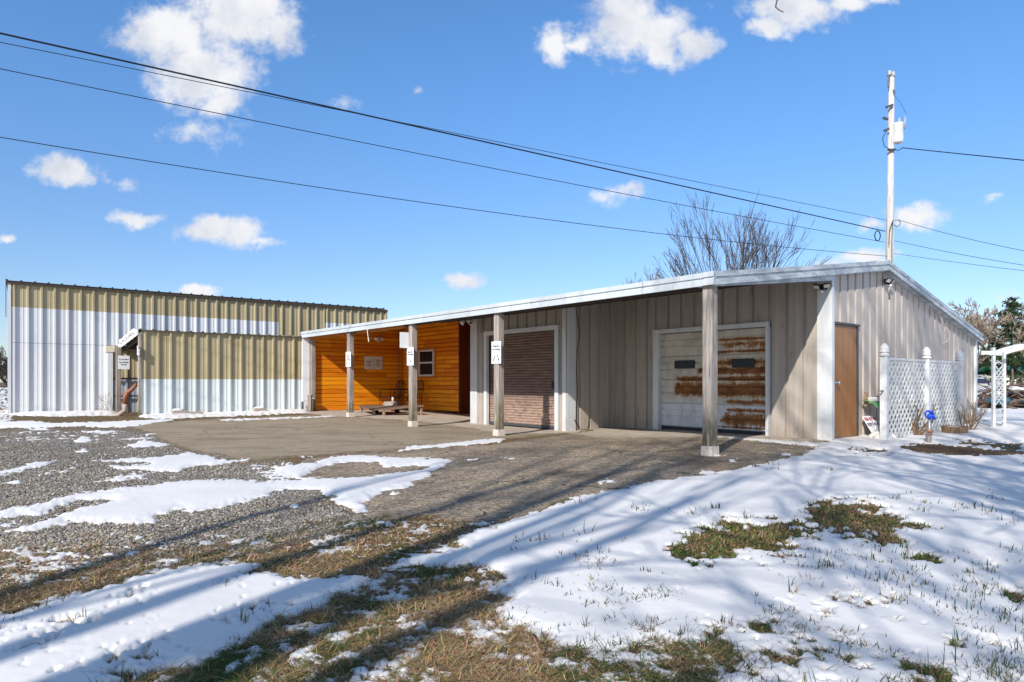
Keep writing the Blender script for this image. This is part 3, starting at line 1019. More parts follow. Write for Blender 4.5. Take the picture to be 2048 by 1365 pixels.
def pix_sample(n, x0, x1, y0, y1):
    px = RNG.uniform(x0, x1, n); py = RNG.uniform(y0, y1, n)
    Y = FPX * CAM_H / (py - HZ); X = (px - CXP) / FPX * Y
    return X, Y


def surf(X, Y, mk):
    return mk['Z'] + (fbm(X * 8, Y * 8, 5, 4) - .5) * .014 + (fbm(X * 1.2, Y * 1.2, 15, 3) - .5) * .03 * np.clip(14 / Y, 0, 1)


# gravel stones
X, Y = pix_sample(170000, -150, 760, 868, 1240)
mk = masks(X, Y)
wg = mk['grv'] * (mk['m'] < .012)
ok = RNG.random(len(X)) < wg * np.clip(.25 + 1.5 * (fbm(X * 1.3, Y * 1.3, 141, 4) - .25), .2, 1)
X, Y = X[ok], Y[ok]; Zs = surf(X, Y, {k: v[ok] for k, v in mk.items()})
n = len(X)
base = np.array([(1, 0, 0), (.3, .95, 0), (-.8, .6, 0), (-.8, -.6, 0), (.3, -.95, 0), (.1, .1, .8), (-.1, 0, -.5)])
bf = np.array([(0, 1, 5), (1, 2, 5), (2, 3, 5), (3, 4, 5), (4, 0, 5), (1, 0, 6), (2, 1, 6), (3, 2, 6), (4, 3, 6), (0, 4, 6)])
s = RNG.gamma(4.0, .0021, n).clip(.004, .024) * np.clip(Y / 7, .85, 1.15)
th = RNG.uniform(0, 2 * math.pi, n)
sv = base[None] * (1 + RNG.uniform(-.3, .3, (n, 7, 3))) * np.stack([s, s * RNG.uniform(.6, 1, n), s * RNG.uniform(.5, .95, n)], 1)[:, None]
c_, s_ = np.cos(th)[:, None], np.sin(th)[:, None]
vx = sv[..., 0] * c_ - sv[..., 1] * s_; vy = sv[..., 0] * s_ + sv[..., 1] * c_
V3 = np.stack([vx + X[:, None], vy + Y[:, None], sv[..., 2] + (Zs + s * .15)[:, None]], -1).reshape(-1, 3)
F3 = (bf[None] + (np.arange(n) * 7)[:, None, None]).reshape(-1, 3)
tone = RNG.beta(1.6, 2.2, n) * .44 + .08
hue = RNG.random(n)
cc = np.stack([tone * (1.02 + .14 * hue), tone * (.97 + .01 * hue), tone * (.91 - .20 * hue)], 1)
mesh_from('gravel', V3, F3, M['vcol'], False, {'tint': np.repeat(cc, 7, 0)})
tag(bpy.data.objects['gravel'], 'loose grey limestone gravel spread beside the parking pad', 'gravel', kind='stuff')


def blades(name, X, Y, Z, h, lean, wid, colr, label, cat):
    """curved grass blades: three points each, rooted at X, Y, Z"""
    n = len(X)
    az = RNG.uniform(0, 2 * math.pi, n); dx, dy = np.cos(az), np.sin(az)
    sx, sy = -dy * wid, dx * wid
    hz = h * np.cos(lean); hx = h * np.sin(lean)
    P = np.zeros((n, 5, 3))
    P[:, 0] = np.stack([X - sx, Y - sy, Z], 1); P[:, 1] = np.stack([X + sx, Y + sy, Z], 1)
    mx_, my_, mz_ = X + dx * hx * .45, Y + dy * hx * .45, Z + hz * .62
    P[:, 2] = np.stack([mx_ + sx * .8, my_ + sy * .8, mz_], 1); P[:, 3] = np.stack([mx_ - sx * .8, my_ - sy * .8, mz_], 1)
    P[:, 4] = np.stack([X + dx * hx, Y + dy * hx, Z + hz], 1)
    t = np.array([(0, 1, 2), (0, 2, 3), (3, 2, 4)])
    F = (t[None] + (np.arange(n) * 5)[:, None, None]).reshape(-1, 3)
    o = mesh_from(name, P.reshape(-1, 3), F, M['vcol'], False, {'tint': np.repeat(colr, 5, 0)})
    return tag(o, label, cat, kind='stuff')


def grass_cols(n, green, X, Y):
    bri = RNG.uniform(.55, 1.25, n)[:, None]
    k = RNG.random(n); g = fbm(X * 3, Y * 3, 55, 4) + RNG.normal(0, .10, n)
    tan = np.stack([RNG.uniform(.33, .58, n), RNG.uniform(.225, .39, n), RNG.uniform(.11, .20, n)], 1)
    grn = np.stack([RNG.uniform(.05, .13, n), RNG.uniform(.09, .18, n), RNG.uniform(.015, .04, n)], 1)
    drk = np.stack([RNG.uniform(.05, .11, n), RNG.uniform(.035, .07, n), RNG.uniform(.018, .03, n)], 1)
    c = np.where((g > 1 - green)[:, None], grn, tan)
    return np.where((k < .22)[:, None], drk, c * bri)


# matted dead turf where the snow has gone
Xa, Ya = pix_sample(640000, -120, 2180, 1000, 1500)
Xb, Yb = pix_sample(40000, -120, 2180, 836, 1000)
X = np.concatenate([Xa, Xb]); Y = np.concatenate([Ya, Yb])
mk = masks(X, Y)
tf_ = np.clip(1 - mk['pad'] - mk['drv'] - mk['con'] - mk['grv'] * .93 - mk['mul'] * .7, 0, 1)
# a ragged fringe of grass follows the seam between pad and drive and the drive's lower edge
seam = sdpoly(mk['px'], mk['py'], [(480, 916), (640, 908), (800, 898), (880, 889), (1010, 877), (1110, 866), (1190, 858), (1190, 863), (1020, 884), (880, 896), (640, 914), (500, 922)]) * Y / FPX
tf_ = np.maximum(tf_, sstep(seam + (fbm(X * 8, Y * 8, 77, 3) - .5) * .3, -.03, .05) * .8)
ok = (mk['m'] < .004 + .03 * RNG.random(len(X)) ** 3) & (RNG.random(len(X)) < tf_)
X, Y = X[ok], Y[ok]; mk = {k: v[ok] for k, v in mk.items()}
n = len(X)
lean = np.clip(RNG.normal(1.40, .14, n), .5, 1.55)
h = RNG.gamma(5, .0085, n).clip(.012, .08)
gc = grass_cols(n, .30, X, Y)
rim = (mk['m'] > -.06) & (mk['px'] > 1100)
gc = np.where((rim & (RNG.random(n) < .55))[:, None], np.stack([RNG.uniform(.03, .09, n), RNG.uniform(.06, .13, n), RNG.uniform(.015, .035, n)], 1), gc)
blades('dead_grass', X, Y, surf(X, Y, mk) - .004 + RNG.random(n) ** 2 * .014, h, lean, RNG.uniform(.0008, .0018, n) * np.clip(Y / 3.0, .8, 2.5), gc,
       'matted tan and green winter turf showing between the snow', 'grass')

# green tufts standing through the snow
tx, ty, tw = [], [], []
Xt, Yt = pix_sample(5200, 880, 2300, 905, 1480)
mt = masks(Xt, Yt)
den = np.clip(fbm(Xt * 1.9, Yt * 1.9, 101, 4) * 3.2 - 1.35, 0, 1) * (mt['px'] > 1000)
den = den * np.where(mt['px'] > 1480, 1.0, .38) * np.where(mt['py'] < 1000, .28, 1)
ok = (mt['m'] > .0) & (RNG.random(len(Xt)) < den * .5)
Xt, Yt = Xt[ok], Yt[ok]
Xl, Yl = pix_sample(420, -100, 720, 1130, 1480)
ml = masks(Xl, Yl)
okl = (ml['m'] > 0) & (ml['m'] < .10) & (RNG.random(len(Xl)) < .22)
Xt = np.concatenate([Xt, Xl[okl]]); Yt = np.concatenate([Yt, Yl[okl]])
nb = RNG.integers(3, 15, len(Xt))
sp = RNG.uniform(.012, .05, len(Xt))
X = np.repeat(Xt, nb) + RNG.normal(0, 1, nb.sum()) * np.repeat(sp, nb); Y = np.repeat(Yt, nb) + RNG.normal(0, 1, nb.sum()) * np.repeat(sp, nb)
Y = np.maximum(Y, 1.7)
mk = masks(X, Y)
n = len(X)
hh = np.repeat(RNG.gamma(4, .0105, len(Xt)).clip(.015, .085), nb) * RNG.uniform(.5, 1.2, n)
gc = np.stack([RNG.uniform(.025, .075, n), RNG.uniform(.045, .10, n), RNG.uniform(.015, .035, n)], 1)
gc = np.where((RNG.random(n) < .16)[:, None], np.array([.30, .21, .10])[None], gc)
blades('green_grass', X, Y, mk['Z'] + np.maximum(mk['depth'] * .3, .0), hh, np.abs(RNG.normal(.6, .42, n)).clip(0, 1.45), RNG.uniform(.0014, .0028, n) * np.clip(Y / 3.2, .8, 2.2), gc,
       'sparse dark green grass blades poking up through the snowy yard', 'grass')
# flattened patches where the thin snow has nearly gone
Xt, Yt = pix_sample(60000, 1150, 2200, 1040, 1480)
ho_ = fbm(Xt * 7, Yt * 7, 83, 4) * .6 + fbm(Xt * 22, Yt * 22, 84, 3) * .4
pre = (ho_ > .60) & (RNG.random(len(Xt)) < np.clip((ho_ - .60) * 12, 0, 1) * .8)
X, Y = Xt[pre], Yt[pre]; mk = masks(X, Y)
okp = (mk['m'] > 0) & (mk['py'] > 1060 + 60 * fbm(X, Y, 7, 2))
X, Y = X[okp], Y[okp]; mk = {k: v[okp] for k, v in mk.items()}
n = len(X)
gc = grass_cols(n, .52, X, Y) * RNG.uniform(.5, .9, (n, 1))
blades('thawed_grass', X, Y, mk['Z'] + mk['depth'] * .34, RNG.uniform(.02, .06, n), np.clip(RNG.normal(1.15, .28, n), .2, 1.5), RNG.uniform(.0012, .0026, n) * np.clip(Y / 3.2, .8, 2), gc,
       'small thawed tussocks of tan and green grass across the snowy yard', 'grass')
# low leafy rosettes around the bare patches in the yard
Xt, Yt = pix_sample(16000, 1340, 1880, 996, 1136)
mt = masks(Xt, Yt)
ok = (mt['m'] < .14) & (RNG.random(len(Xt)) < np.where(mt['m'] < .02, .85, .35))
X, Y = Xt[ok], Yt[ok]; mk = {k: v[ok] for k, v in mt.items()}
n = len(X)
gc = np.stack([RNG.uniform(.03, .10, n), RNG.uniform(.06, .13, n), RNG.uniform(.012, .03, n)], 1)
gc = np.where((fbm(X * 2.5, Y * 2.5, 131, 3) > .56)[:, None] & (RNG.random(n) < .6)[:, None], np.array([.32, .2, .09])[None] * RNG.uniform(.6, 1.1, (n, 1)), gc)
blades('low_weeds', X, Y, surf(X, Y, mk), RNG.uniform(.02, .05, n), RNG.uniform(.7, 1.45, n), RNG.uniform(.002, .005, n), gc,
       'low green weeds in the two bare patches of the snowy yard', 'weeds')
# brown leaves and scraps along the concrete edge, by the shed post and in the turf
Xa, Ya = pix_sample(500, 620, 1180, 828, 880); Xb, Yb = pix_sample(240, 190, 290, 820, 850); Xc, Yc = pix_sample(260, 420, 1500, 1080, 1460)
X = np.concatenate([Xa, Xb, Xc]); Y = np.concatenate([Ya, Yb, Yc])
mk = masks(X, Y)
near = np.abs(sdpoly(mk['px'], mk['py'], SLAB)) * Y / FPX < .22
okk = np.where(Y > 8, near | (mk['px'] < 300), mk['m'] < 0)
X, Y = X[okk], Y[okk]; mk = {k: v[okk] for k, v in mk.items()}
n = len(X)
gc = np.stack([RNG.uniform(.16, .40, n), RNG.uniform(.11, .25, n), RNG.uniform(.06, .12, n)], 1)
blades('leaves', X, Y, surf(X, Y, mk) + .004, RNG.uniform(.02, .05, n), RNG.uniform(1.2, 1.5, n), RNG.uniform(.006, .013, n), gc,
       'dry brown leaves blown along the concrete edge and turf', 'leaves')

# ------------------------------------------------------------------ main metal building with its open porch
RIDGE_B, RIDGE_Z, EAVE_B, EAVE_Z, BACK_B, BACK_Z = 5.78, 3.335, -.10, 2.50, 11.52, 2.17
OV = -.12                                        # overhang past the gable wall
AEND = 14.12
SF = (RIDGE_Z - EAVE_Z) / (RIDGE_B - EAVE_B)
SB = (RIDGE_Z - BACK_Z) / (BACK_B - RIDGE_B)


def roof_z(b):
    return EAVE_Z + SF * (b - EAVE_B) if b <= RIDGE_B else RIDGE_Z - SB * (b - RIDGE_B)


x0, y0 = wxy(0, 3.65)
MAIN = thing('metal_building', 'long low taupe metal building with open porch, rusty garage door and gable end', 'building', (x0, y0, 0))

# gable wall (a = 0), with the brown door's opening
w = MB()
top = lambda b0: (lambda s_: roof_z(b0 + s_) - .15)
wall_g = MB()
# panels left of, above and right of the door
DB0, DB1, DZ = 3.72, 4.63, 2.03
rib_wall(wall_g, (0, DB0 - .05), (0, DB1 + .06), (-1, 0), DZ + .03, top(DB0 - .05), GROOVE, .311, off=.06)
rib_wall(wall_g, (0, DB1 + .06), (0, RIDGE_B), (-1, 0), -.12, top(DB1 + .06), GROOVE, .311, off=-.02)
rib_wall(wall_g, (0, RIDGE_B), (0, 11.4), (-1, 0), -.12, top(RIDGE_B), GROOVE, .311, off=.1)
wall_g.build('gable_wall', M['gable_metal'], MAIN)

# front wall with the rusty sectional door (b = 3.65)
D2 = (1.20, 3.70, 2.06)
w = MB()
ztw = roof_z(3.65) - .13
rib_wall(w, (4.97, 3.65), (D2[1] + .14, 3.65), (0, -1), -.12, ztw, GROOVE, .33)
rib_wall(w, (D2[1] + .14, 3.65), (D2[0] - .06, 3.65), (0, -1), D2[2] + .09, ztw, GROOVE, .33, off=.1)
rib_wall(w, (D2[0] - .06, 3.65), (.0, 3.65), (0, -1), -.12, ztw, GROOVE, .33, off=.06)
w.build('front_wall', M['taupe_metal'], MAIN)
# return wall of the projecting bay
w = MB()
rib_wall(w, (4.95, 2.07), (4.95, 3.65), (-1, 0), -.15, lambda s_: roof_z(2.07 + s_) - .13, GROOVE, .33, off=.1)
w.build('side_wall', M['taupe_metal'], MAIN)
# bay wall with the roll-up door (b = 2.07)
D1 = (5.30, 7.76, 2.17)
w = MB()
zt1 = roof_z(2.07) - .13
rib_wall(w, (8.41, 2.07), (D1[1] + .12, 2.07), (0, -1), -.16, zt1, GROOVE, .33, off=.2)
rib_wall(w, (D1[1] + .12, 2.07), (D1[0] - .12, 2.07), (0, -1), D1[2] + .10, zt1, GROOVE, .33)
rib_wall(w, (D1[0] - .12, 2.07), (4.95, 2.07), (0, -1), -.16, zt1, GROOVE, .33, off=.28)
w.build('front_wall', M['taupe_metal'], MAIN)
w = MB()
w.box(8.41, 8.45, 2.07, 4.6, -.1, zt1 + .02)
w.build('side_wall', M['white_metal'], MAIN)

# corner trims
w = MB()
w.box(.0 - .035, .22, 3.60, 3.645, -.12, ztw - .01)       # front face of the main corner
w.box(-.045, -.036, 3.60, 3.69, -.12, ztw + .01)
w.build('corner_trim', M['trim_white'], MAIN)
w = MB(); w.box(-.045, .02, 11.32, 11.42, -.1, roof_z(11.4) - .14); w.build('corner_trim', M['trim_white'], MAIN)
w = MB(); w.box(4.905, 5.05, 2.02, 2.066, -.14, zt1 - .02); w.box(4.90, 4.946, 2.02, 2.28, -.14, zt1 - .01); w.build('corner_trim', M['trim_white'], MAIN)
w = MB(); w.box(8.18, 8.45, 2.025, 2.066, -.14, zt1 - .02); w.build('corner_trim', M['trim_white'], MAIN)
w = MB(); w.box(7.96, 8.0, 2.0, 2.03, 2.24, zt1 - .02); w.build('hanging_board', M['post_wood'], MAIN)

# roll-up door
fr = MB()
fr.box(D1[0] - .12, D1[1] + .12, 2.012, 2.10, D1[2], D1[2] + .10)
fr.box(D1[0] - .11, D1[0] - .0, 2.016, 2.10, -.1, D1[2] - .002)
fr.box(D1[1] + .0, D1[1] + .11, 2.016, 2.10, -.1, D1[2] - .002)
fr.build('door_frame', M['cream_paint'] if False else M['trim_white'], MAIN)
rd = MB()
nslat = 34
zs = np.linspace(.02, D1[2], nslat * 6 + 1)
prev = None
for i, z in enumerate(zs):
    ph = (i % 6) / 6
    dep = .014 * math.sin(math.pi * ph) if i % 6 else -.006
    row = [rd.pt((D1[0], 2.14 - dep, z)), rd.pt((D1[1], 2.14 - dep, z))]
    if prev: rd.face([prev[1], prev[0], row[0], row[1]])
    prev = row
rdo = rd.build('roll_up_door', M['rolldoor'], MAIN)
h = MB(); h.box(D1[0], D1[1], 2.11, 2.16, -.03, .028); h.build('bottom_bar', M['dark_metal'], rdo)
h = MB(); h.box(5.36, 5.47, 2.085, 2.125, .90, 1.03); h.box(5.40, 5.44, 2.07, 2.09, .86, 1.0); h.build('latch', M['black_plastic'], rdo)
dk = MB(); dk.box(D1[0] - .05, D1[1] + .05, 2.3, 2.32, -.1, 2.3); dk.box(D1[0] - .02, D1[1] + .02, 2.15, 2.3, -.1, -.085); dk.build('inner_wall', M['black_plastic'], MAIN)

# rusty sectional door
fr = MB()
fr.box(D2[0] - .06, D2[1] + .14, 3.59, 3.66, D2[2], D2[2] + .09)
fr.box(D2[0] - .06, D2[0], 3.594, 3.72, -.1, D2[2] - .002)
fr.box(D2[1], D2[1] + .14, 3.594, 3.72, -.1, D2[2] - .002)
fr.build('door_frame', M['trim_white'], MAIN)
sd = MB()
NS = 4
sec = [(0, 0), (.014, .02), (.20, .02), (.205, .0), (.225, .0), (.232, .02), (.335, .02), (.34, 0), (.36, 0), (.367, .02), (.486, .02), (.5, 0)]
H2 = D2[2] - .07
prev = None
for k in range(NS):
    for (zz, dp) in sec[:-1]:
        z = .07 + (k + zz / .5) * H2 / NS
        if zz == 0:
            z0s = [(z - .006, -.012), (z + .006, -.012)]
        else: z0s = [(z, dp)]
        for (z, d_) in z0s:
            row = [sd.pt((D2[0], 3.74 - d_, z)), sd.pt((D2[1], 3.74 - d_, z))]
            if prev: sd.face([prev[1], prev[0], row[0], row[1]])
            prev = row
row = [sd.pt((D2[0], 3.74, D2[2])), sd.pt((D2[1], 3.74, D2[2]))]; sd.face([prev[1], prev[0], row[0], row[1]])
sdo = sd.build('garage_door', M['rusty_door'], MAIN)
for (a1, a0) in ((3.35, 2.84), (1.98, 1.48)):
    wv_ = MB()
    # rounded pane in a thin rubber frame
    zc, hh, ac, hw, r = 1.385, .088, (a0 + a1) / 2, (a1 - a0) / 2, .03
    ring = []
    for cx, cz, st in ((hw - r, hh - r, 0), (-hw + r, hh - r, 90), (-hw + r, -hh + r, 180), (hw - r, -hh + r, 270)):
        for q in range(4):
            t = math.radians(st + q * 30); ring.append((ac + cx + r * math.cos(t), zc + cz + r * math.sin(t)))
    A = [wv_.pt((a, 3.705, z)) for a, z in ring]; B = [wv_.pt((a, 3.735, z)) for a, z in ring]
    wv_.face(A)
    for q in range(len(A)): wv_.face([A[q], B[q], B[(q + 1) % len(A)], A[(q + 1) % len(A)]])
    wv_.build('door_window', M['glass_dark'], sdo)
h = MB(); h.box(D2[0], D2[1], 3.725, 3.765, -.02, .066); h.build('bottom_seal', M['black_plastic'], sdo)
dk = MB(); dk.box(D2[0] - .05, D2[1] + .12, 3.9, 3.92, -.1, 2.3); dk.build('inner_wall', M['black_plastic'], MAIN)

# brown side door in the gable
d = MB(); d.box(-.012, .03, DB0, DB1, .03, DZ)
dro = d.build('door', M['brown_door'], MAIN)
kn = MB()
kx, ky = wxy(-.02, DB0 + .07)
k2 = MB('W')
nv = Vector((-UA[0], -UA[1], 0))
kp = Vector((kx, ky, 1.0))
k2.tube([kp, kp + nv * .012], .033, 14); k2.tube([kp + nv * .01, kp + nv * .05], .012, 10); k2.tube([kp + nv * .04, kp + nv * .05, kp + nv * .072, kp + nv * .08], [.018, .028, .028, .012], 14)
k2.build('knob', M['steel'], dro, True)
for zz in (.22, 1.0, 1.78):
    hg = MB(); hg.box(-.032, -.01, DB1 - .012, DB1 + .02, zz - .05, zz + .05); hg.build('hinge', M['dark_metal'], dro)
fr = MB()
fr.box(-.03, .04, DB1 + .003, DB1 + .06, -.05, DZ + .0); fr.box(-.045, .04, DB0 - .02, DB1 + .09, DZ + .004, DZ + .045); fr.box(-.03, .04, DB0 - .03, DB0 - .003, -.05, DZ)
fr.build('door_frame', M['dark_metal'], MAIN)

# orange boarded porch walls
w = MB()


def boards(mb, p0, p1, nrm, z0, ztop):
    """horizontal tongue-and-groove boards with v joints"""
    p0 = np.array(p0, float); p1 = np.array(p1, float); n = np.array(nrm, float)
    z = math.floor(z0 / .13) * .13
    rows = []
    while z < 4:
        rows += [(z, -.012), (z + .011, 0), (z + .119, 0)]
        z += .13
    prev = None
    for zz, dp in rows:
        if zz < z0 - .001: continue
        q0, q1 = p0 + n * dp, p1 + n * dp
        t0, t1 = ztop(p0), ztop(p1)
        row = [mb.pt((*q0, min(zz, t0))), mb.pt((*q1, min(zz, t1)))]
        if prev: mb.face([prev[0], prev[1], row[1], row[0]])
        prev = row
        if zz > max(t0, t1): break


zt_ = lambda p: roof_z(p[1]) - .125
boards(w, (14.13, .12), (14.13, 3.36), (-1, 0), .02, zt_)
w.build('boarded_wall', M['orange_boards_b'], MAIN)
WB = 3.36
WIN = (12.98, 12.22)
w = MB()
wa1, wa0 = None, None
boards(w, (14.13, WB), (10.85, WB), (0, -1), .02, zt_)
bw = w.build('boarded_wall', M['orange_boards_a'], MAIN)
w = MB(); w.box(10.80, 10.85, WB - .02, WB + .42, -.02, roof_z(WB) - .13); w.build('corner_board', M['red_trim'], MAIN)
w = MB()
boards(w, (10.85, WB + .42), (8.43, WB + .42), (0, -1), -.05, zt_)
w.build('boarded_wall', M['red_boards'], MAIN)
df = MB(); df.box(9.98, 10.06, WB + .36, WB + .43, .02, 2.02); df.box(9.05, 9.98, WB + .365, WB + .43, 1.95, 2.02); df.build('door_frame', M['cream_paint'], MAIN)
df = MB(); df.box(9.05, 9.975, WB + .39, WB + .425, .03, 1.945); df.build('door', M['red_trim'], MAIN)
# inner corner strips
w = MB(); w.box(14.07, 14.12, WB - .05, WB - .008, .1, roof_z(WB) - .13); w.build('corner_board', M['orange_trim'], MAIN)
# window in the second boarded wall
w0, w1, wz0, wz1 = 12.17, 13.05, 1.20, 2.03
wf = MB()
for (a0, a1, z0, z1) in ((w0, w1, wz1 - .05, wz1), (w0, w1, wz0, wz0 + .05), (w0, w0 + .055, wz0 + .052, wz1 - .052), (w1 - .055, w1, wz0 + .052, wz1 - .052), (w0 + .057, w1 - .057, 1.60, 1.65)):
    wf.box(a0, a1, WB - .045, WB + .01, z0, z1)
wfo = wf.build('window_frame', M['vinyl_white'], MAIN)
pn = MB(); pn.quad((w0 + .05, WB - .02, wz0 + .05), (w1 - .05, WB - .02, wz0 + .05), (w1 - .05, WB - .02, 1.60), (w0 + .05, WB - .02, 1.60)); pn.build('pane', M['glass_dark'], wfo)
pn = MB(); pn.quad((w0 + .05, WB - .03, 1.65), (w1 - .05, WB - .03, 1.65), (w1 - .05, WB - .03, wz1 - .05), (w0 + .05, WB - .03, wz1 - .05)); pn.build('pane', M['glass_dark'], wfo)
fl = MB()
for (a0, a1, z0, z1) in ((w0 - .09, w1 + .09, wz1 + .002, wz1 + .09), (w0 - .09, w0 - .002, wz0 - .08, wz1), (w1 + .002, w1 + .09, wz0 - .08, wz1), (w0, w1, wz0 - .08, wz0 - .002)):
    fl.box(a0, a1, WB - .018, WB + .0, z0, z1)
fl.build('window_trim', M['orange_trim'], MAIN)

# roof: ribbed sheets on two slopes, porch lining, eave and rake trims
r = MB()


def roof_sheet(mb, a0, a1, b0, b1, lift=0.0):
    a = a0; prev = None
    seq = [(0, 0), (.02, .03), (.05, .03), (.07, 0)]
    xs = []
    k = a0
    while k < a1:
        for s_, h_ in seq:
            if k + s_ < a1: xs.append((k + s_, h_))
        k += .305
    xs.append((a1, 0))
    for aa, h_ in xs:
        row = [mb.pt((aa, b0, roof_z(b0) + h_ + lift)), mb.pt((aa, b1, roof_z(b1 - 1e-6) + h_ + lift))]
        if prev: mb.face([prev[0], row[0], row[1], prev[1]])
        prev = row


roof_sheet(r, OV + .02, AEND + .05, EAVE_B + .03, RIDGE_B)
roof_sheet(r, OV + .02, AEND + .05, RIDGE_B, BACK_B)
r.build('roof', M['white_metal'], MAIN)
c = MB(); c.beam((OV, RIDGE_B, RIDGE_Z + .035), (AEND + .05, RIDGE_B, RIDGE_Z + .035), .26, .03); c.build('ridge_cap', M['fascia_old'], MAIN)
# underside: dark purlins and lining by the garage bays, orange boards over the porch
u = MB()
u.hexa([(OV + .03, EAVE_B + .06, roof_z(EAVE_B) - .10), (8.4, EAVE_B + .06, roof_z(EAVE_B) - .10), (8.4, 5.0, roof_z(5.0) - .10), (OV + .03, 5.0, roof_z(5.0) - .10),
        (OV + .03, EAVE_B + .06, roof_z(EAVE_B) - .06), (8.4, EAVE_B + .06, roof_z(EAVE_B) - .06), (8.4, 5.0, roof_z(5.0) - .06), (OV + .03, 5.0, roof_z(5.0) - .06)])
u.beam((OV + .05, .04, 2.40), (8.4, .04, 2.40), .05, .14)
u.beam((OV + .05, 1.1, roof_z(1.1) - .15), (8.4, 1.1, roof_z(1.1) - .15), .04, .1)
u.build('porch_lining', M['dark_wood'], MAIN)
u = MB()
u.hexa([(8.41, EAVE_B + .06, roof_z(EAVE_B) - .12), (AEND, EAVE_B + .06, roof_z(EAVE_B) - .12), (AEND, 4.6, roof_z(4.6) - .12), (8.41, 4.6, roof_z(4.6) - .12),
        (8.41, EAVE_B + .06, roof_z(EAVE_B) - .06), (AEND, EAVE_B + .06, roof_z(EAVE_B) - .06), (AEND, 4.6, roof_z(4.6) - .06), (8.41, 4.6, roof_z(4.6) - .06)])
u.beam((8.41, .10, 2.36), (AEND, .10, 2.36), .05, .12)
u.build('porch_ceiling', M['orange_trim'], MAIN)


def fascia(mb, p, q, out, up=(0, 0, 1), h=.155):
    """two stepped trim bands with a dark reveal between, p -> q along the top edge; out = outward (a, b)"""
    p = np.array(p, float); q = np.array(q, float); o = np.array((*out, 0), float)
    prof = [(0.0, .03), (.022, .03), (.022, -.040), (-.02, -.044), (-.02, -.066), (.030, -.074), (.034, -.155), (.012, -.158), (.0, -.15)]
    k = h / .155
    P = [mb.pt(p + o * x + np.array((0, 0, z * k))) for x, z in prof]; Q = [mb.pt(q + o * x + np.array((0, 0, z * k))) for x, z in prof]
    n = len(prof)
    for i in range(n): mb.face([P[i], Q[i], Q[(i + 1) % n], P[(i + 1) % n]])
    mb.face(P); mb.face(Q[::-1])


f = MB(); fascia(f, (AEND + .1, EAVE_B, EAVE_Z), (3.66, EAVE_B, EAVE_Z), (0, -1)); f.build('eave_trim', M['fascia_new'], MAIN)
f = MB()
fascia(f, (3.655, EAVE_B - .006, EAVE_Z - .002), (1.10, EAVE_B - .006, EAVE_Z), (0, -1)); fascia(f, (1.095, EAVE_B, EAVE_Z + .002), (.02, EAVE_B, EAVE_Z + .004), (0, -1))
f.build('eave_trim', M['fascia_new'], MAIN)
f = MB(); fascia(f, (.03, EAVE_B - .012, EAVE_Z + .008), (OV - .03, EAVE_B - .012, EAVE_Z + .008), (0, -1)); f.build('trim_cap', M['fascia_new'], MAIN)
f = MB(); fascia(f, (OV, EAVE_B, EAVE_Z + .004), (OV, RIDGE_B, RIDGE_Z + .004), (-1, 0)); f.build('rake_trim', M['fascia_old'], MAIN)
f = MB(); fascia(f, (OV, RIDGE_B + .002, RIDGE_Z + .004), (OV, BACK_B, BACK_Z + .004), (-1, 0)); f.build('rake_trim', M['fascia_old'], MAIN)
f = MB()
for (b0, b1) in ((EAVE_B + .04, RIDGE_B), (RIDGE_B, BACK_B - .02)):
    e = 1e-5
    P = [(OV + .01, b0, roof_z(b0) - .165), (.16, b0, roof_z(b0) - .165), (.16, b1, roof_z(b1 - e) - .165), (OV + .01, b1, roof_z(b1 - e) - .165)]
    f.hexa(P + [(x, y, z + .04) for x, y, z in P])
f.build('soffit', M['fascia_old'], MAIN)
f = MB(); f.beam((OV + .04, .10, 2.40), (OV + .04, 3.58, roof_z(3.58) - .20), .04, .09); f.build('rake_board', M['fascia_old'], MAIN)
f = MB(); fascia(f, (OV, BACK_B, BACK_Z), (AEND, BACK_B, BACK_Z), (0, 1)); f.build('eave_trim', M['fascia_old'], MAIN)
# plain back and end walls so the building is closed
w = MB()
rib_wall(w, (0, 11.4), (14.1, 11.4), (0, 1), -.1, roof_z(11.4) - .13, GROOVE, .33)
w.build('back_wall', M['taupe_metal'], MAIN)
w = MB()
rib_wall(w, (14.12, 3.36), (14.12, RIDGE_B), (1, 0), -.1, lambda s_: roof_z(3.36 + s_) - .13, GROOVE, .33); rib_wall(w, (14.12, RIDGE_B), (14.12, 11.4), (1, 0), -.1, lambda s_: roof_z(RIDGE_B + s_) - .13, GROOVE, .33)
w.build('end_wall', M['taupe_metal'], MAIN)

# porch posts on their concrete feet
for a_, s_ in ((0.0, .155), (4.73, .15), (7.92, .15), (11.12, .145)):
    z0 = Gab(a_, 0)
    p = MB()
    p.beam((a_ + .0, .0, z0 + .11), (a_ + .0, .0, 2.385), s_, s_, up=(0, 1, 0), chamfer=.012)
    po = p.build('post', M['post_wood'], MAIN)
    q = MB(); e = s_ / 2 + .013
    q.hexa([(a_ - e, -e, z0 - .05), (a_ + e, -e, z0 - .05), (a_ + e, e, z0 - .05), (a_ - e, e, z0 - .05), (a_ - e + .004, -e + .004, z0 + .125), (a_ + e - .004, -e + .004, z0 + .125), (a_ + e - .004, e - .004, z0 + .125), (a_ - e + .004, e - .004, z0 + .125)])
    q.build('footing', M['footing'], po)
p = MB(); p.beam((14.065, .205, Gab(14, .2) - .03), (14.065, .205, 2.40), .14, .10, up=(1, 0, 0), chamfer=.01); p.build('post', M['post_wood'], MAIN)

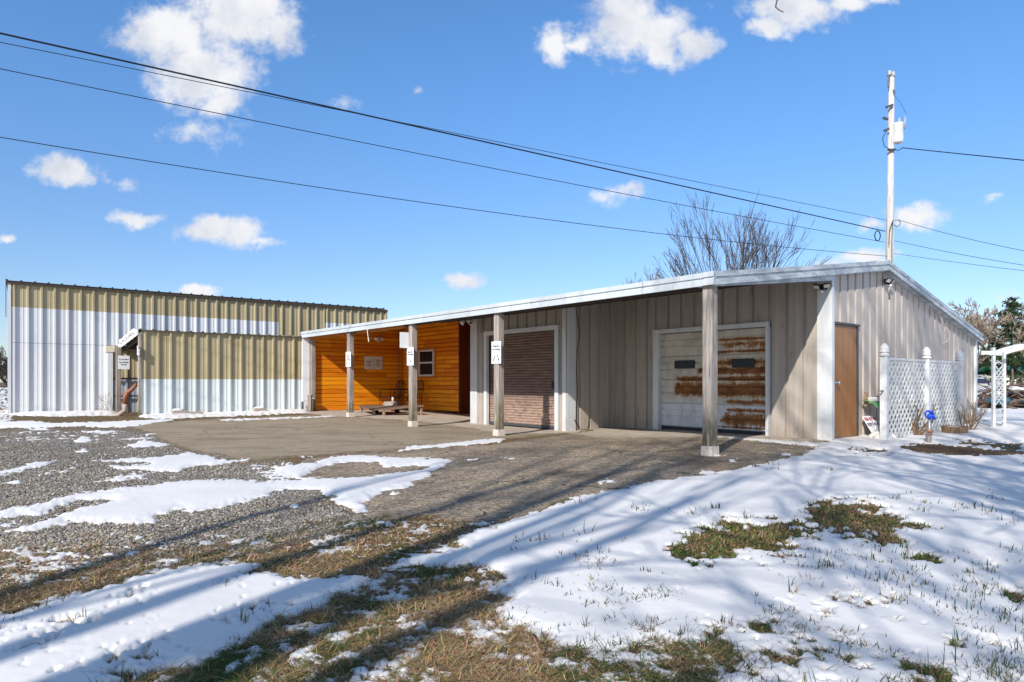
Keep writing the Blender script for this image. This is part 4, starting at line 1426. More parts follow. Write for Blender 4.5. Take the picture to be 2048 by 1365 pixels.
# ------------------------------------------------------------------ tall tan and white shed behind
x0, y0 = wxy(17.0, -1.3)
TALL = thing('tall_metal_shed', 'tall ribbed metal shed, white below with a tan band under its roof edge', 'building', (x0, y0, .1))
TB0, TB1, TA = -7.05, 4.33, 17.0
tz = lambda s_: 3.725 + .035 * s_ / 11.4
w = MB(); w.cm = 0
b_p0, b_p1 = .24, 1.86
rib_wall(w, (TA, TB0), (TA, b_p0), (-1, 0), -.05, lambda s_: tz(s_), RPANEL, .305, splits=[(2.085, 0), (3.04, 1)], off=.07)
rib_wall(w, (TA, b_p0), (TA, b_p1), (-1, 0), -.05, lambda s_: tz(s_ + 7.29), RPANEL, .305, splits=[(2.2, 2), (3.09, 2)], off=.07)
rib_wall(w, (TA, b_p1), (TA, TB1), (-1, 0), -.05, lambda s_: tz(s_ + 8.9), RPANEL, .305, splits=[(3.12, 2)], off=.07)
w.build('front_wall', [M['white_metal'], M['tan_metal'], M['tan_flaked']], TALL)
# lap seam half way up
w = MB(); rib_wall(w, (TA - .003, TB0), (TA - .003, .2), (-1, 0), 2.075, 2.082, RPANEL, .305, off=.07); w.build('lap_seam', M['dark_metal'], TALL)
w = MB(); w.hexa([(TA, TB0 - .02, -.05), (TA + 9, TB0 + .68, -.05), (TA + 9, TB0 + .7, -.05), (TA, TB0, -.05), (TA, TB0 - .02, 3.6), (TA + 9, TB0 + .68, 2.8), (TA + 9, TB0 + .7, 2.8), (TA, TB0, 3.6)]); w.build('side_wall', M['white_metal'], TALL)
w = MB(); w.box(TA, TA + 9, TB1, TB1 + .02, -.05, 3.5); w.build('side_wall', M['tan_metal'], TALL)
w = MB(); w.box(TA - .05, TA - .0, TB0 - .03, TB0 + .04, .0, 3.70); w.build('corner_trim', M['trim_white'], TALL)
w = MB(); w.box(TA - .06, TA - .0, TB0 - .075, TB0 - .061, 2.75, 3.78); w.build('corner_flashing', M['dark_metal'], TALL)
w = MB(); w.box(TA - .05, TA + .02, TB1 - .05, TB1 + .03, .0, 3.74); w.build('corner_trim', M['tan_metal'], TALL)
r = MB()
k = TB0 - .08; prev = None
seq = [(0, .0), (.02, .03), (.05, .03), (.07, 0)]
while k < TB1 + .02:
    for s_, h_ in seq:
        bb = k + s_
        if bb > TB1 + .05: break
        z_ = 3.735 + .035 * (bb - TB0) / 11.4 + h_
        row = [r.pt((TA - .09, bb, z_)), r.pt((TA + 9, TB0 + .68 + (bb - TB0) * .94, z_ - .9))]
        lo = [r.pt((TA - .09, bb, z_ - .012 - h_))]
        if prev:
            r.face([prev[0], prev[1], row[1], row[0]]); r.face([prev[2], prev[0], row[0], lo[0]])
        prev = row + lo
    k += .305
r.build('roof', M['dark_roof'], TALL)
w = MB(); w.box(TA - .075, TA - .035, TB0 - .07, TB1 + .03, 3.655, 3.722); w.build('eave_trim', M['dark_wood'], TALL)

# ------------------------------------------------------------------ lean-to against the shed
x0, y0 = wxy(14.15, -2.2)
LEAN = thing('lean_to', 'low lean-to with tan over white ribbed front and open left end', 'lean-to', (x0, y0, .1))
LA, LB0, LB1 = 14.15, -4.43, .09
w = MB()
rib_wall(w, (LA, LB0), (LA, LB1 - .06), (-1, 0), .03, lambda s_: 2.365 + .008 * s_, RPANEL, .305, splits=[(1.09, 1)], off=.06)
w.build('front_wall', [M['pale_green_metal'], M['tan_metal']], LEAN)
w = MB(); w.box(LA - .055, LA + .03, LB1 - .20, LB1 + .02, .05, 2.36); w.build('corner_trim', M['sign_white'], LEAN)
w = MB(); w.box(LA - .04, LA + .11, LB0 - .05, LB0 + .0, .02, 2.3); w.build('corner_post', M['post_wood'], LEAN)
w = MB(); w.box(LA + .10, LA + .16, LB0 - .045, LB0 + .02, .75, 1.14); w.build('side_strip', M['white_metal'], LEAN)
r = MB()
k = LB0 - .06; prev = None
while k < LB1 + .05:
    for s_, h_ in seq:
        bb = k + s_
        if bb > LB1 + .03: break
        row = [r.pt((LA - .08, bb, 2.375 + h_)), r.pt((TA - .02, bb, 2.10 + h_))]
        lo = [r.pt((LA - .08, bb, 2.362))]
        if prev:
            r.face([prev[0], prev[1], row[1], row[0]]); r.face([prev[2], prev[0], row[0], lo[0]])
        prev = row + lo
    k += .305
r.build('roof', M['dark_roof'], LEAN)
w = MB(); w.beam((LA - .02, LB0 - .075, 2.315), (TA - .05, LB0 - .075, 2.03), .02, .15); w.build('rake_trim', M['trim_white'], LEAN)
w = MB()
for k in range(5): w.beam((LA + .4 + k * .55, LB0 + .02, 2.255 - k * .058), (LA + .4 + k * .55, LB1, 2.255 - k * .058), .04, .09)
w.beam((LA + .05, LB0 + .06, 2.24), (TA - .1, LB0 + .06, 1.95), .05, .09)
w.build('rafters', M['dark_wood'], LEAN)
w = MB()
rib_wall(w, (TA - .07, LB0 - .20), (TA - .07, LB1), (-1, 0), .05, 2.08, RPANEL, .305, splits=[(1.10, 1)], off=.0)
w.build('back_wall', [M['porcelain'], M['tan_metal']], LEAN)
w = MB(); w.box(TA - .16, TA - .045, LB0 - .36, LB0 - .22, .0, 1.9); w.build('corner_trim', M['trim_white'], LEAN)
w = MB(); w.box(TA - .18, TA - .05, LB0 - .40, LB0 - .18, 1.88, 2.06); w.build('corner_block', M['cream_paint'], LEAN)
w = MB(); w.beam((TA - .16, LB0 - .2, 1.115), (TA - .16, LB0 + 1.2, 1.115), .05, .05); w.beam((TA - .16, LB0 - .2, .60), (TA - .16, LB0 + 1.2, .60), .05, .04); w.build('girt', M['black_plastic'], LEAN)
w = MB(); w.beam((16.3, LB0 - .17, .02), (16.3, LB0 - .17, 2.0), .12, .12, up=(0, 1, 0), chamfer=.01); w.build('post', M['grey_wood'], LEAN)

# snow lying on the lean-to's end flashing
s = MB()
for i in range(7):
    t = i / 6
    a_ = LA + .5 + t * 1.7
    s.blob((a_, LB0 - .05, 2.41 - (a_ - LA) * .105), .16, i, .25, 2, (1.3, .55, .42))
tag(s.build('snow_drift', M['snow'], None, True), 'strip of snow lying along the sloping end of the lean-to roof', 'snow')

# ------------------------------------------------------------------ signs
SIGNG = 'white notices on the porch posts and walls'


def sign(name, label, a, b, z, wd, ht, right, nrm, lines, mat_='sign_white', arrows=(), ink='ink', group=SIGNG, thick=.008):
    x, y = wxy(a, b)
    T = thing(name, label, 'sign', (x, y, z - ht / 2), group)
    Mx = face_matrix(a, b, z, right, nrm)
    m = MB('W')
    P = []
    for zz in (0, thick):
        for sx, sy in ((-1, -1), (1, -1), (1, 1), (-1, 1)):
            P.append(Mx @ Vector((sx * wd / 2, sy * ht / 2, zz)))
    m.hexa(P)
    m.build('board', M[mat_], T)
    for (txt, ty, sz, ik) in lines:
        text_mesh(txt, sz, Mx @ Matrix.Translation((0, ty, thick + .0012)), M[ik], T)
    for (x0_, y0_, x1_, y1_) in arrows:
        am = MB('W'); p = Vector((x0_, y0_)); q = Vector((x1_, y1_)); d = (q - p).normalized(); n = Vector((-d.y, d.x)); zz = thick + .002
        sh_ = q - d * .035
        pts = [p + n * .010, sh_ + n * .010, sh_ + n * .028, q, sh_ - n * .028, sh_ - n * .010, p - n * .010]
        i = [am.pt(Mx @ Vector((v.x, v.y, zz))) for v in pts]; am.face(i)
        am.build('arrow', M[ink], T)
    return T


Rf = (-1, 0); Nf = (0, -1)          # facing the street: reading to the right is -a
sign('post_sign', 'white no-parking notice with two arrows on the post before the roll-up door', 4.70, -.085, 1.585, .29, .43, Rf, Nf,
     [('Reserved', .125, .052, 'ink'), ('No Parking', .060, .052, 'ink')], arrows=[(-.025, -.045, -.085, -.165), (.035, -.045, .095, -.165)])
sign('post_sign', 'white no-parking notice with a single arrow on the second porch post', 7.89, -.085, 1.605, .29, .42, Rf, Nf,
     [('Reserved', .10, .052, 'ink'), ('No Parking', .042, .052, 'ink')], arrows=[(-.02, -.05, .05, -.15)])
sign('post_sign', 'narrow white notice with grey words and two arrows on the third porch post', 11.07, -.083, 1.62, .29, .40, Rf, Nf,
     [('Drop Off', .09, .05, 'blue_ink'), ('Only', .038, .05, 'blue_ink'), ('No Parking', -.014, .046, 'blue_ink')], arrows=[(-.05, -.065, -.085, -.145), (.05, -.065, .085, -.145)])
x_, y_ = wxy(8.0, -.16)
bs = MB(); bs.box(7.99, 8.0, -.30, -.05, 1.80, 2.16)
tag(bs.build('blank_sign', M['sign_white']), 'blank white board fixed edge-on high on the second porch post', 'sign', SIGNG)
Rg = (0, 1); Ng = (-1, 0)           # facing along the porch: reading to the right is +b
sign('wall_sign', 'cream notice with three lines on the orange wall, nearer the bright sunlit patch', 14.115, 2.11, 1.63, .33, .42, Rg, Ng,
     [('No Parking', .05, .052, 'ink'), ('Under', -.012, .052, 'ink'), ('Canopy', -.075, .052, 'ink')], 'sign_cream')
sign('wall_sign', 'cream notice with five lines of text on the orange wall, nearer the inner corner', 14.115, 2.445, 1.63, .29, .42, Rg, Ng,
     [('Guest Area', .095, .045, 'ink'), ('Includes', .045, .045, 'ink'), ('Path to', -.007, .045, 'ink'), ('Wilderness', -.06, .045, 'ink'), ('Lane', -.115, .045, 'ink')], 'sign_cream')
sign('shed_sign', 'square white keep-out notice on the grey post at the open end of the lean-to', 16.22, -4.48, 1.57, .29, .385, Rg, Ng,
     [('Do not Enter', .085, .045, 'ink'), ('No Airbnb', -.0, .052, 'ink'), ('Access', -.062, .052, 'ink')], 'sign_white')
x_, y_ = wxy(14.0, -4.5)
sg = MB(); sg.box(13.98, 14.10, -4.53, -4.49, 1.71, 1.95)
T = thing('small_notice', 'small narrow red and white notice at the corner of the lean-to front', 'sign', (x_, y_, 1.71), SIGNG)
sg.build('board', M['sign_white'], T)
sg = MB(); sg.box(13.974, 13.979, -4.525, -4.495, 1.88, 1.935); sg.build('red_panel', M['red_ink'], T)
for z_ in (1.80, 1.77):
    sg = MB(); sg.box(13.974, 13.979, -4.522, -4.498, z_, z_ + .005); sg.build('lettering', M['ink'], T)

# leaning hand-lettered board by the lattice
T = thing('leaning_sign', 'white board with red and dark hand lettering leaning on the gable wall in snow', 'sign', (*wxy(-.25, 4.55), 0))
xa, ya = wxy(-.36, 4.78); xb, yb = wxy(-.10, 4.60)
A0 = Vector((*wxy(-.35, 4.60), .02)); A1 = Vector((*wxy(-.35, 5.08), .02)); up_ = Vector((*wxy(-.05, 4.80), .38)) - A0
m = MB('W'); nrm_ = (A1 - A0).cross(up_).normalized() * -.012
if nrm_.y > 0: nrm_ = -nrm_
m.hexa([A0, A1, A1 - nrm_, A0 - nrm_, A0 + up_, A1 + up_, A1 + up_ - nrm_, A0 + up_ - nrm_]); m.build('board', M['sign_white'], T)
r_ = (A1 - A0).normalized(); u_ = up_.normalized(); n_ = nrm_.normalized()
Mx = Matrix((r_, u_, n_)).transposed().to_4x4()
Mx.translation = A0 + (A1 - A0) * .5 + up_ * .84 + n_ * .004
text_mesh('820-477-40', .10, Mx, M['red_ink'], T)
Mx.translation = A0 + (A1 - A0) * .5 + up_ * .58 + n_ * .004
text_mesh('SOFT HDG', .10, Mx, M['blue_ink'], T)
s = MB('W')
for i, (a_, b_, r__) in enumerate([(-.50, 4.55, .12), (-.54, 4.70, .11), (-.48, 4.82, .10), (-.60, 4.46, .08), (-.42, 4.68, .13)]):
    s.blob((*wxy(a_, b_), .03), r__, i + 20, .25, 2, (1.3, 1.3, .8))
tag(s.build('snow_heap', M['snow'], None, True), 'small heap of snow at the foot of the leaning hand-lettered board', 'snow')

# ------------------------------------------------------------------ lamps and small fixtures
def flood(nm, label, p, out, kind):
    """outdoor fixture at world point p, out = outward direction"""
    T = thing(nm, label, 'lamp', tuple(p))
    K = {'black': .66, 'twin_white': .8}.get(kind, .9)
    o = Vector(out).normalized(); sd_ = Vector((0, 0, 1)).cross(o).normalized()
    if kind == 'twin_white':
        m = MB('W'); m.beam(p, p + o * .03, .12, .12); m.build('mount', M['lamp_white'], T)
        for sgn in (-1, 1):
            q = p + o * .05 + sd_ * .10 * sgn
            m = MB('W'); d = (o * .6 + Vector((0, 0, -.7)) + sd_ * .35 * sgn).normalized()
            m.tube([q, q + d * .04, q + d * .09, q + d * .13, q + d * .132], [.022, .035, .055, .064, .045], 14)
            ho = m.build('lamp_head', M['lamp_white'], T, True)
            m = MB('W'); m.tube([q + d * .128, q + d * .138], [.048, .042], 14); m.build('lens', M['dark_metal'] if sgn > 0 else M['lamp_white'], ho)
        m = MB('W'); m.tube([p + Vector((0, 0, .10)) + sd_ * .05, p + o * .06, p + o * .05 + sd_ * .1], .008, 5); m.build('bracket', M['lamp_white'], T)
    if kind == 'twin_wall':
        m = MB('W'); m.lathe(p + o * .02 - Vector((0, 0, .02)), [(.06, 0), (.065, .02), (.05, .05), (.02, .055)], 12); m.build('mount', M['lamp_white'], T)
        for sgn in (-1, 1):
            q = p + o * .06 + sd_ * .05 * sgn; d = (o * .5 + sd_ * .6 * sgn + Vector((0, 0, -.25))).normalized()
            m = MB('W'); m.tube([q, q + d * .05, q + d * .11, q + d * .12], [.025, .04, .06, .05], 12); m.build('lamp_head', M['lamp_white'], T, True)
        m = MB('W'); m.blob(p + o * .07 - Vector((0, 0, .10)), .035, 3, 0, 2); m.build('motion_sensor', M['lamp_white'], T, True)
    if kind == 'black':
        m = MB('W'); m.beam(p, p + o * .05, .10, .10); m.build('mount', M['black_plastic'], T)
        for sgn, tilt in ((-1, -.2), (1, .25)):
            q = p + o * .08 + sd_ * .085 * sgn + Vector((0, 0, .02))
            m = MB('W'); f_ = (o * .75 + Vector((0, 0, -.65)) + sd_ * .25 * sgn).normalized(); up2 = sd_.cross(f_).normalized()
            m.beam(q, q + f_ * .03, .115, .08, up=up2); ho = m.build('lamp_head', M['black_plastic'], T)
            m = MB('W'); m.beam(q + f_ * .0305, q + f_ * .034, .10, .066, up=up2); m.build('lens', M['sign_cream'], ho)
        m = MB('W'); m.tube([p + o * .05, p + o * .09 - Vector((0, 0, .06))], .03, 8); so = m.build('motion_sensor', M['black_plastic'], T, True)
        m = MB('W'); m.blob(p + o * .10 - Vector((0, 0, .085)), .028, 5, 0, 2); m.build('lens', M['lamp_white'], so, True)
    if kind == 'dome':
        m = MB('W'); m.lathe(p, [(.02, -.07), (.04, -.06), (.045, -.03), (.05, 0)], 12); m.build('housing', M['lamp_white'], T, True)
        m = MB('W'); m.tube([p + o * .04 + Vector((0, 0, -.05)), p + o * .048 + Vector((0, 0, -.05))], .018, 8); m.build('lens', M['ink'], T)
    return T


nF = Vector((-VA[0], -VA[1], 0)); nG = Vector((-UA[0], -UA[1], 0))
pb = lambda a, b, z: Vector((*wxy(a, b), z))
flood('floodlight', 'white twin-headed floodlight under the porch edge beside the dark red doorway', pb(8.40, 1.95, 2.60), nF + nG * .3, 'twin_white')
flood('floodlight', 'small white twin wall lamp with sensor high on the orange boarded wall', pb(14.11, 2.42, 2.44), nG, 'twin_wall')
flood('floodlight', 'black twin floodlight with white sensor on the white corner trim of the gable', pb(.09, 3.60, 2.68), nF, 'black')
flood('floodlight', 'black floodlight under the ridge at the top of the gable wall', pb(-.02, 5.9, 2.98), nG, 'black')
flood('security_camera', 'small white dome camera under the porch roof by the inner bay corner', pb(3.55, 2.2, roof_z(2.2) - .10), nF, 'dome')
flood('security_camera', 'tiny white camera under the porch roof left of the nearest post', pb(1.9, .6, roof_z(.6) - .10), nF, 'dome')

# loose cable hanging from the porch roof beside the bay, another on the gable
m = MB('W')
m.tube([pb(4.74, 2.12, 2.60), pb(4.66, 2.10, 2.35), pb(4.56, 2.06, 2.0), pb(4.62, 2.05, 1.72), pb(4.66, 2.06, 1.3), pb(4.62, 2.05, .8), pb(4.66, 2.05, .35), pb(4.6, 1.98, .12), pb(4.45, 1.95, .06),
        pb(4.5, 1.92, .16), pb(4.62, 1.95, .22), pb(4.5, 2.0, .02), pb(4.2, 2.1, .0)], .008, 5)
tag(m.build('cable', M['wire'], None, True), 'loose dark cable hanging beside the white bay corner to a loop on the ground', 'cable')
m = MB('W')
m.tube([pb(-.05, 8.7, 2.62), pb(-.06, 8.9, 2.38), pb(-.07, 9.15, 2.26), pb(-.07, 9.35, 2.18), pb(-.07, 9.35, 2.05), pb(-.07, 9.2, 1.93), pb(-.06, 8.95, 1.9)], .010, 5)
tag(m.build('cable', M['lamp_white'], None, True), 'loop of pale cable hanging from the rake on the gable wall', 'cable')
m = MB('W'); m.tube([pb(9.9, -.14, 2.36), pb(9.88, -.13, 2.2), pb(9.86, -.12, 2.08), pb(9.85, -.12, 2.03)], [.008, .008, .012, .018], 6)
tag(m.build('cable', M['lamp_white'], None, True), 'short white cable end dangling from the porch eave before the orange wall', 'cable')
m = MB('W'); m.tube([pb(14.09, 3.18, .15), pb(14.09, 3.18, 2.75)], .013, 6)
tag(m.build('conduit', M['copper_pipe'], None, True), 'thin vertical conduit near the inner corner of the orange wall', 'pipe')

# lean-to: rusty elbow pipe, and the yard tap by the white corner
m = MB('W'); q = [pb(14.9, -4.40, .95), pb(14.9, -4.52, .80), pb(14.95, -4.60, .74), pb(15.0, -4.64, .62), pb(15.05, -4.64, .42), pb(15.0, -4.66, .24), pb(15.05, -4.8, .13), pb(15.1, -5.0, .09)]
T = thing('drain_pipe', 'rusty bent drain pipe at the open end of the lean-to', 'pipe', tuple(pb(15, -4.6, .1)))
m.tube(q[:5], [.05, .055, .06, .065, .062], 10); m.build('upper_pipe', M['copper_pipe'], T, True)
m = MB('W'); m.tube(q[4:], [.062, .063, .066, .05], 10); m.build('elbow', M['pipe_pale'], T, True)
T = thing('garden_tap', 'weathered garden taps at the foot of the white lean-to corner trim', 'tap', tuple(pb(13.9, .0, .13)))
m = MB('W'); m.tube([pb(13.98, -.16, .1), pb(13.98, -.16, .42)], .035, 8); m.build('pipe', M['dark_metal'], T, True)
m = MB('W'); m.beam(pb(13.86, .02, .1), pb(13.86, .02, .62), .13, .10); m.build('stand', M['grey_wood'], T)
m = MB('W'); m.tube([pb(13.9, -.06, .52), pb(13.78, .14, .52)], .015, 6); m.tube([pb(13.98, -.25, .44), pb(13.98, -.06, .44)], .012, 6); m.build('handle', M['lamp_white'], T, True)


def rubble(label, a, b, ln, seed):
    z = Gab(a, b)
    T = thing('concrete_block', label, 'block', tuple(pb(a, b, z)), 'concrete blocks along the lean-to front')
    m = MB(); m.hexa([(a, b, z - .02), (a + .2, b + .02, z - .02), (a + .22, b + ln, z - .02), (a + .03, b + ln - .02, z - .02), (a + .02, b + .03, z + .15), (a + .19, b + .02, z + .17), (a + .2, b + ln - .05, z + .13), (a + .04, b + ln - .04, z + .15)])
    m.build('stone', M['concrete_block'], T)
    s = MB(); s.blob((a + .12, b + ln * .45, z + .155), ln * .36, seed, .25, 2, (.5, 1.1, .28)); s.build('snow_cap', M['snow'], T, True)
    if seed == 4:
        m = MB(); m.box(a - .02, a + .14, b + ln + .01, b + ln + .34, z - .02, z + .11); m.build('stone', M['concrete_block'], T)


rubble('two grey concrete blocks capped with snow near the open end of the lean-to', 13.78, -3.78, .42, 4)
rubble('single grey concrete block capped with snow midway along the lean-to front', 13.78, -1.65, .40, 5)

M['deck_wood'] = mat('deck_wood', _plainwood((.26, .17, .12), (.14, .10, .075), 0, (6, 30, 30)), .8, .2)
# low plank trolley with a stone on it
z = .10
T = thing('plank_trolley', 'low weathered plank trolley with tilted top and castors on the porch slab', 'trolley', tuple(pb(12.1, 1.3, z)))
m = MB(); m.hexa([(12.95, 1.15, .27), (11.45, .75, .22), (11.30, 1.25, .22), (12.55, 2.15, .29), (12.95, 1.15, .305), (11.45, .75, .255), (11.30, 1.25, .255), (12.55, 2.15, .325)]); m.build('deck_board', M['deck_wood'], T)
m = MB(); m.hexa([(11.42, .90, .22), (11.32, 1.22, .22), (10.95, 2.2, .31), (11.9, 2.3, .29), (11.42, .90, .258), (11.32, 1.22, .258), (10.95, 2.2, .35), (11.9, 2.3, .33)]); m.build('deck_board', M['deck_wood'], T)
for (a_, b_, t_) in ((12.85, 1.2, .27), (12.6, 1.55, .27), (11.45, .86, .23), (11.36, 1.14, .23), (11.15, 2.1, .30), (11.05, 2.18, .30)):
    m = MB(); m.beam((a_, b_, .04), (a_, b_, t_ + .01), .06, .06, up=(0, 1, 0)); m.build('leg', M['weathered_planks'], T)
for (a_, b_) in ((11.6, 1.7), (12.2, 1.35)):
    m = MB(); m.tube([(a_ - .02, b_, .17), (a_ + .02, b_, .17)], .07, 14); m.build('castor', M['rubber'], T, True)
m = MB(); m.hexa([(12.55, 1.75, .315), (12.2, 1.62, .31), (12.0, 1.95, .315), (12.35, 2.12, .322), (12.5, 1.77, .43), (12.22, 1.66, .425), (12.04, 1.93, .43), (12.33, 2.08, .43)])
tag(m.build('stone_block', M['concrete_block']), 'squared grey stone lying on the plank trolley', 'stone')

# wrought-iron chairs by the inner corner
def arc(c, r0, t0, t1, n, axis1, axis2):
    return [c + axis1 * (r0 * math.cos(t0 + (t1 - t0) * i / n)) + axis2 * (r0 * math.sin(t0 + (t1 - t0) * i / n)) for i in range(n + 1)]


def iron_chair(label, base, right, back, w_=.56, d_=.5):
    """base = floor point under the seat's middle; right/back = floor directions"""
    T = thing('iron_chair', label, 'chair', tuple(base), 'black iron porch chairs')
    R_v, B_v, Uv = Vector(right).normalized(), Vector(back).normalized(), Vector((0, 0, 1))
    P = lambda x, y, z_: base + R_v * x + B_v * y + Uv * z_
    sgrid = MB('W')
    for i in range(9):
        x = -w_ / 2 + w_ * i / 8; sgrid.tube([P(x, -d_ / 2, .42), P(x, d_ / 2, .42)], .007, 5)
    for y in (-d_ / 2, d_ / 2): sgrid.tube([P(-w_ / 2, y, .42), P(w_ / 2, y, .42)], .012, 6)
    sgrid.build('seat', M['black_iron'], T, True)
    bk = MB('W')
    hw = w_ / 2
    oval = [P(hw * math.sin(t) * .96, d_ / 2 + .10, .78 + .22 * math.cos(t)) for t in [2 * math.pi * k / 20 for k in range(21)]]
    arch = [P(-hw, d_ / 2, .42), P(-hw, d_ / 2 + .08, .72), P(-hw * .8, d_ / 2 + .11, .88), P(-hw * .3, d_ / 2 + .12, .97), P(hw * .3, d_ / 2 + .12, .97), P(hw * .8, d_ / 2 + .11, .88), P(hw, d_ / 2 + .08, .72), P(hw, d_ / 2, .42)]
    bk.tube(arch, .014, 6)
    for x in (-.5, 0, .5):
        bk.tube([P(hw * x * .8, d_ / 2, .44), P(hw * (x + .25), d_ / 2 + .06, .60), P(hw * (x - .2), d_ / 2 + .09, .78), P(hw * x * .7, d_ / 2 + .12, .94)], .008, 5)
        bk.tube([P(hw * x * .8, d_ / 2, .44), P(hw * (x - .25), d_ / 2 + .06, .60), P(hw * (x + .2), d_ / 2 + .09, .78), P(hw * x * .7, d_ / 2 + .12, .94)], .008, 5)
    bk.tube([P(-hw, d_ / 2 + .07, .70), P(hw, d_ / 2 + .07, .70)], .009, 5)
    bk.build('backrest', M['black_iron'], T, True)
    for sx in (-1, 1):
        a_ = MB('W'); a_.tube([P(sx * hw, d_ / 2 + .06, .68), P(sx * (hw + .02), .0, .68), P(sx * (hw + .02), -d_ / 2 + .02, .67), P(sx * (hw + .01), -d_ / 2 + .04, .60), P(sx * hw, -d_ / 2 + .02, .42)], .013, 6)
        a_.build('armrest', M['black_iron'], T, True)
        for sy in (-1, 1):
            l = MB('W'); l.tube([P(sx * hw, sy * d_ / 2, .43), P(sx * (hw - .015), sy * d_ / 2, .22), P(sx * (hw + .03), sy * (d_ / 2 + .05), .0)], .012, 6); l.build('leg', M['black_iron'], T, True)
    return T


zc = Gab(13, 3) + .0
iron_chair('black iron armchair in the shaded inner corner of the porch, side-on', pb(13.45, 2.55, zc), (UA[0], UA[1], 0), (VA[0], VA[1], 0), .62)
iron_chair('black iron chair with arched scroll back against the orange wall below the window', pb(12.62, 2.75, zc), (-UA[0], -UA[1], 0), (VA[0] , VA[1], 0), .52)
T = thing('spray_bottle', 'small red bottle with a white top on the slab by the iron chairs', 'bottle', tuple(pb(13.0, 2.35, zc)))
m = MB('W'); m.lathe(pb(13.0, 2.35, zc), [(.07, 0), (.075, .05), (.075, .22), (.05, .28), (.03, .30)], 12); m.build('body', M['red_plastic'], T, True)
m = MB('W'); m.lathe(pb(13.0, 2.35, zc + .30), [(.035, 0), (.035, .08), (.03, .14)], 10); m.build('cap', M['lamp_white'], T, True)

# ------------------------------------------------------------------ lattice screen in front of the gable
T = thing('lattice_fence', 'white lattice screen on three knobbed posts standing before the gable wall', 'fence', tuple(pb(-.6, 6.2, 0)))
FB = (4.36, 6.34, 8.22); FA = -.60
for b_ in FB:
    m = MB(); m.beam((FA, b_, -.05), (FA, b_, 1.47), .115, .115, up=(0, 1, 0), chamfer=.008); po = m.build('post', M['vinyl_white'], T)
    c = MB('W'); p = pb(FA, b_, 1.47)
    c.lathe(p, [(.088, 0), (.088, .025), (.07, .03), (.072, .06), (.085, .065), (.085, .085), (.065, .10), (.075, .125), (.07, .16), (.04, .20), (.012, .225)], 14); c.build('post_cap', M['vinyl_white'], po, True)
for k in (0, 1):
    b0, b1 = FB[k] + .06, FB[k + 1] - .06; z0, z1 = .06, 1.41
    L, Hh = b1 - b0, z1 - z0
    m = MB()
    pit = .17; wd = .044
    for sgn, off in ((1, .0), (-1, .011)):
        t = -Hh
        while t < L + Hh:
            # strip b = b0 + t + sgn * (z - z0), clipped to the panel
            if sgn > 0: s0, s1 = max(0, -t), min(Hh, L - t)
            else: s0, s1 = max(0, t - L), min(Hh, t)
            if s1 - s0 > .02:
                p = (FA + off, b0 + t + sgn * s0, z0 + s0); q = (FA + off, b0 + t + sgn * s1, z0 + s1)
                m.beam(p, q, .008, wd, up=(0, -sgn, 1)) if False else m.beam(p, q, wd, .009, up=(1, 0, 0))
            t += pit
    po = m.build('lattice_panel', M['vinyl_white'], T)
    m = MB(); m.beam((FA, b0, z1 + .015), (FA, b1, z1 + .015), .03, .04, up=(0, 0, 1)); m.beam((FA, b0, z0 - .015), (FA, b1, z0 - .015), .03, .04); m.beam((FA + .03, b0, .72), (FA + .03, b1, .72), .02, .02); m.build('rail', M['vinyl_white'], T)
m = MB(); m.beam((FA - .0, FB[0] - .16, .86), (FA, FB[0] - .058, .86), .025, .02); m.build('latch', M['dark_metal'], T)

# green feeder tray on the gable wall
T = thing('bird_feeder', 'green tin bird feeder tray topped with snow on the gable wall', 'bird feeder', tuple(pb(-.05, 5.0, .5)))
m = MB(); m.box(-.10, -.05, 4.86, 4.91, .56, .82); m.box(-.10, -.05, 5.22, 5.27, .58, .70); m.build('bracket', M['weathered_planks'], T)
m = MB()
A_ = [(-.04, z_) for z_ in (.68,)]
prof = [(-.04, .67), (-.14, .675), (-.24, .63), (-.32, .55)]
for i in range(3):
    m.hexa([(prof[i][0], 4.78, prof[i][1] - .012), (prof[i + 1][0], 4.78, prof[i + 1][1] - .012), (prof[i + 1][0], 5.32, prof[i + 1][1] - .012), (prof[i][0], 5.32, prof[i][1] - .012),
            (prof[i][0], 4.78, prof[i][1]), (prof[i + 1][0], 4.78, prof[i + 1][1]), (prof[i + 1][0], 5.32, prof[i + 1][1]), (prof[i][0], 5.32, prof[i][1])])
m.build('tray', M['green_metal'], T)
m = MB(); m.blob((-.14, 5.05, .69), .2, 6, .2, 2, (.5, 1.0, .26)); m.build('snow_cap', M['snow'], T, True)

# blue yard hydrant
hx, hy = gp(1858, 887)
T = thing('yard_hydrant', 'blue yard hydrant head on a galvanised standpipe in the snow', 'hydrant', (hx, hy, 0))
P = lambda x, y, z_: Vector((hx + x, hy + y, z_))
m = MB('W'); m.beam(P(0, .01, -.05), P(0, .01, .30), .07, .06); m.build('stake', M['grey_wood'], T)
m = MB('W'); m.tube([P(0, -.01, .0), P(0, -.01, .42)], .022, 12); m.build('pipe', M['galv'], T, True)
m = MB('W'); m.tube([P(-.04, -.045, .20), P(.04, -.045, .20)], .016, 8); m.tube([P(-.04, -.04, .15), P(.04, -.03, .15)], .010, 8); m.build('clamp', M['copper_pipe'], T, True)
m = MB('W')
m.tube([P(0, -.01, .395), P(0, -.01, .425), P(.005, -.01, .46), P(.01, -.01, .49)], [.028, .038, .038, .03], 12)
m.tube([P(.02, -.01, .47), P(.05, -.015, .455), P(.078, -.015, .415), P(.082, -.015, .395)], [.03, .03, .026, .024], 10)
m.build('head', M['blue_paint'], T, True)
m = MB('W')
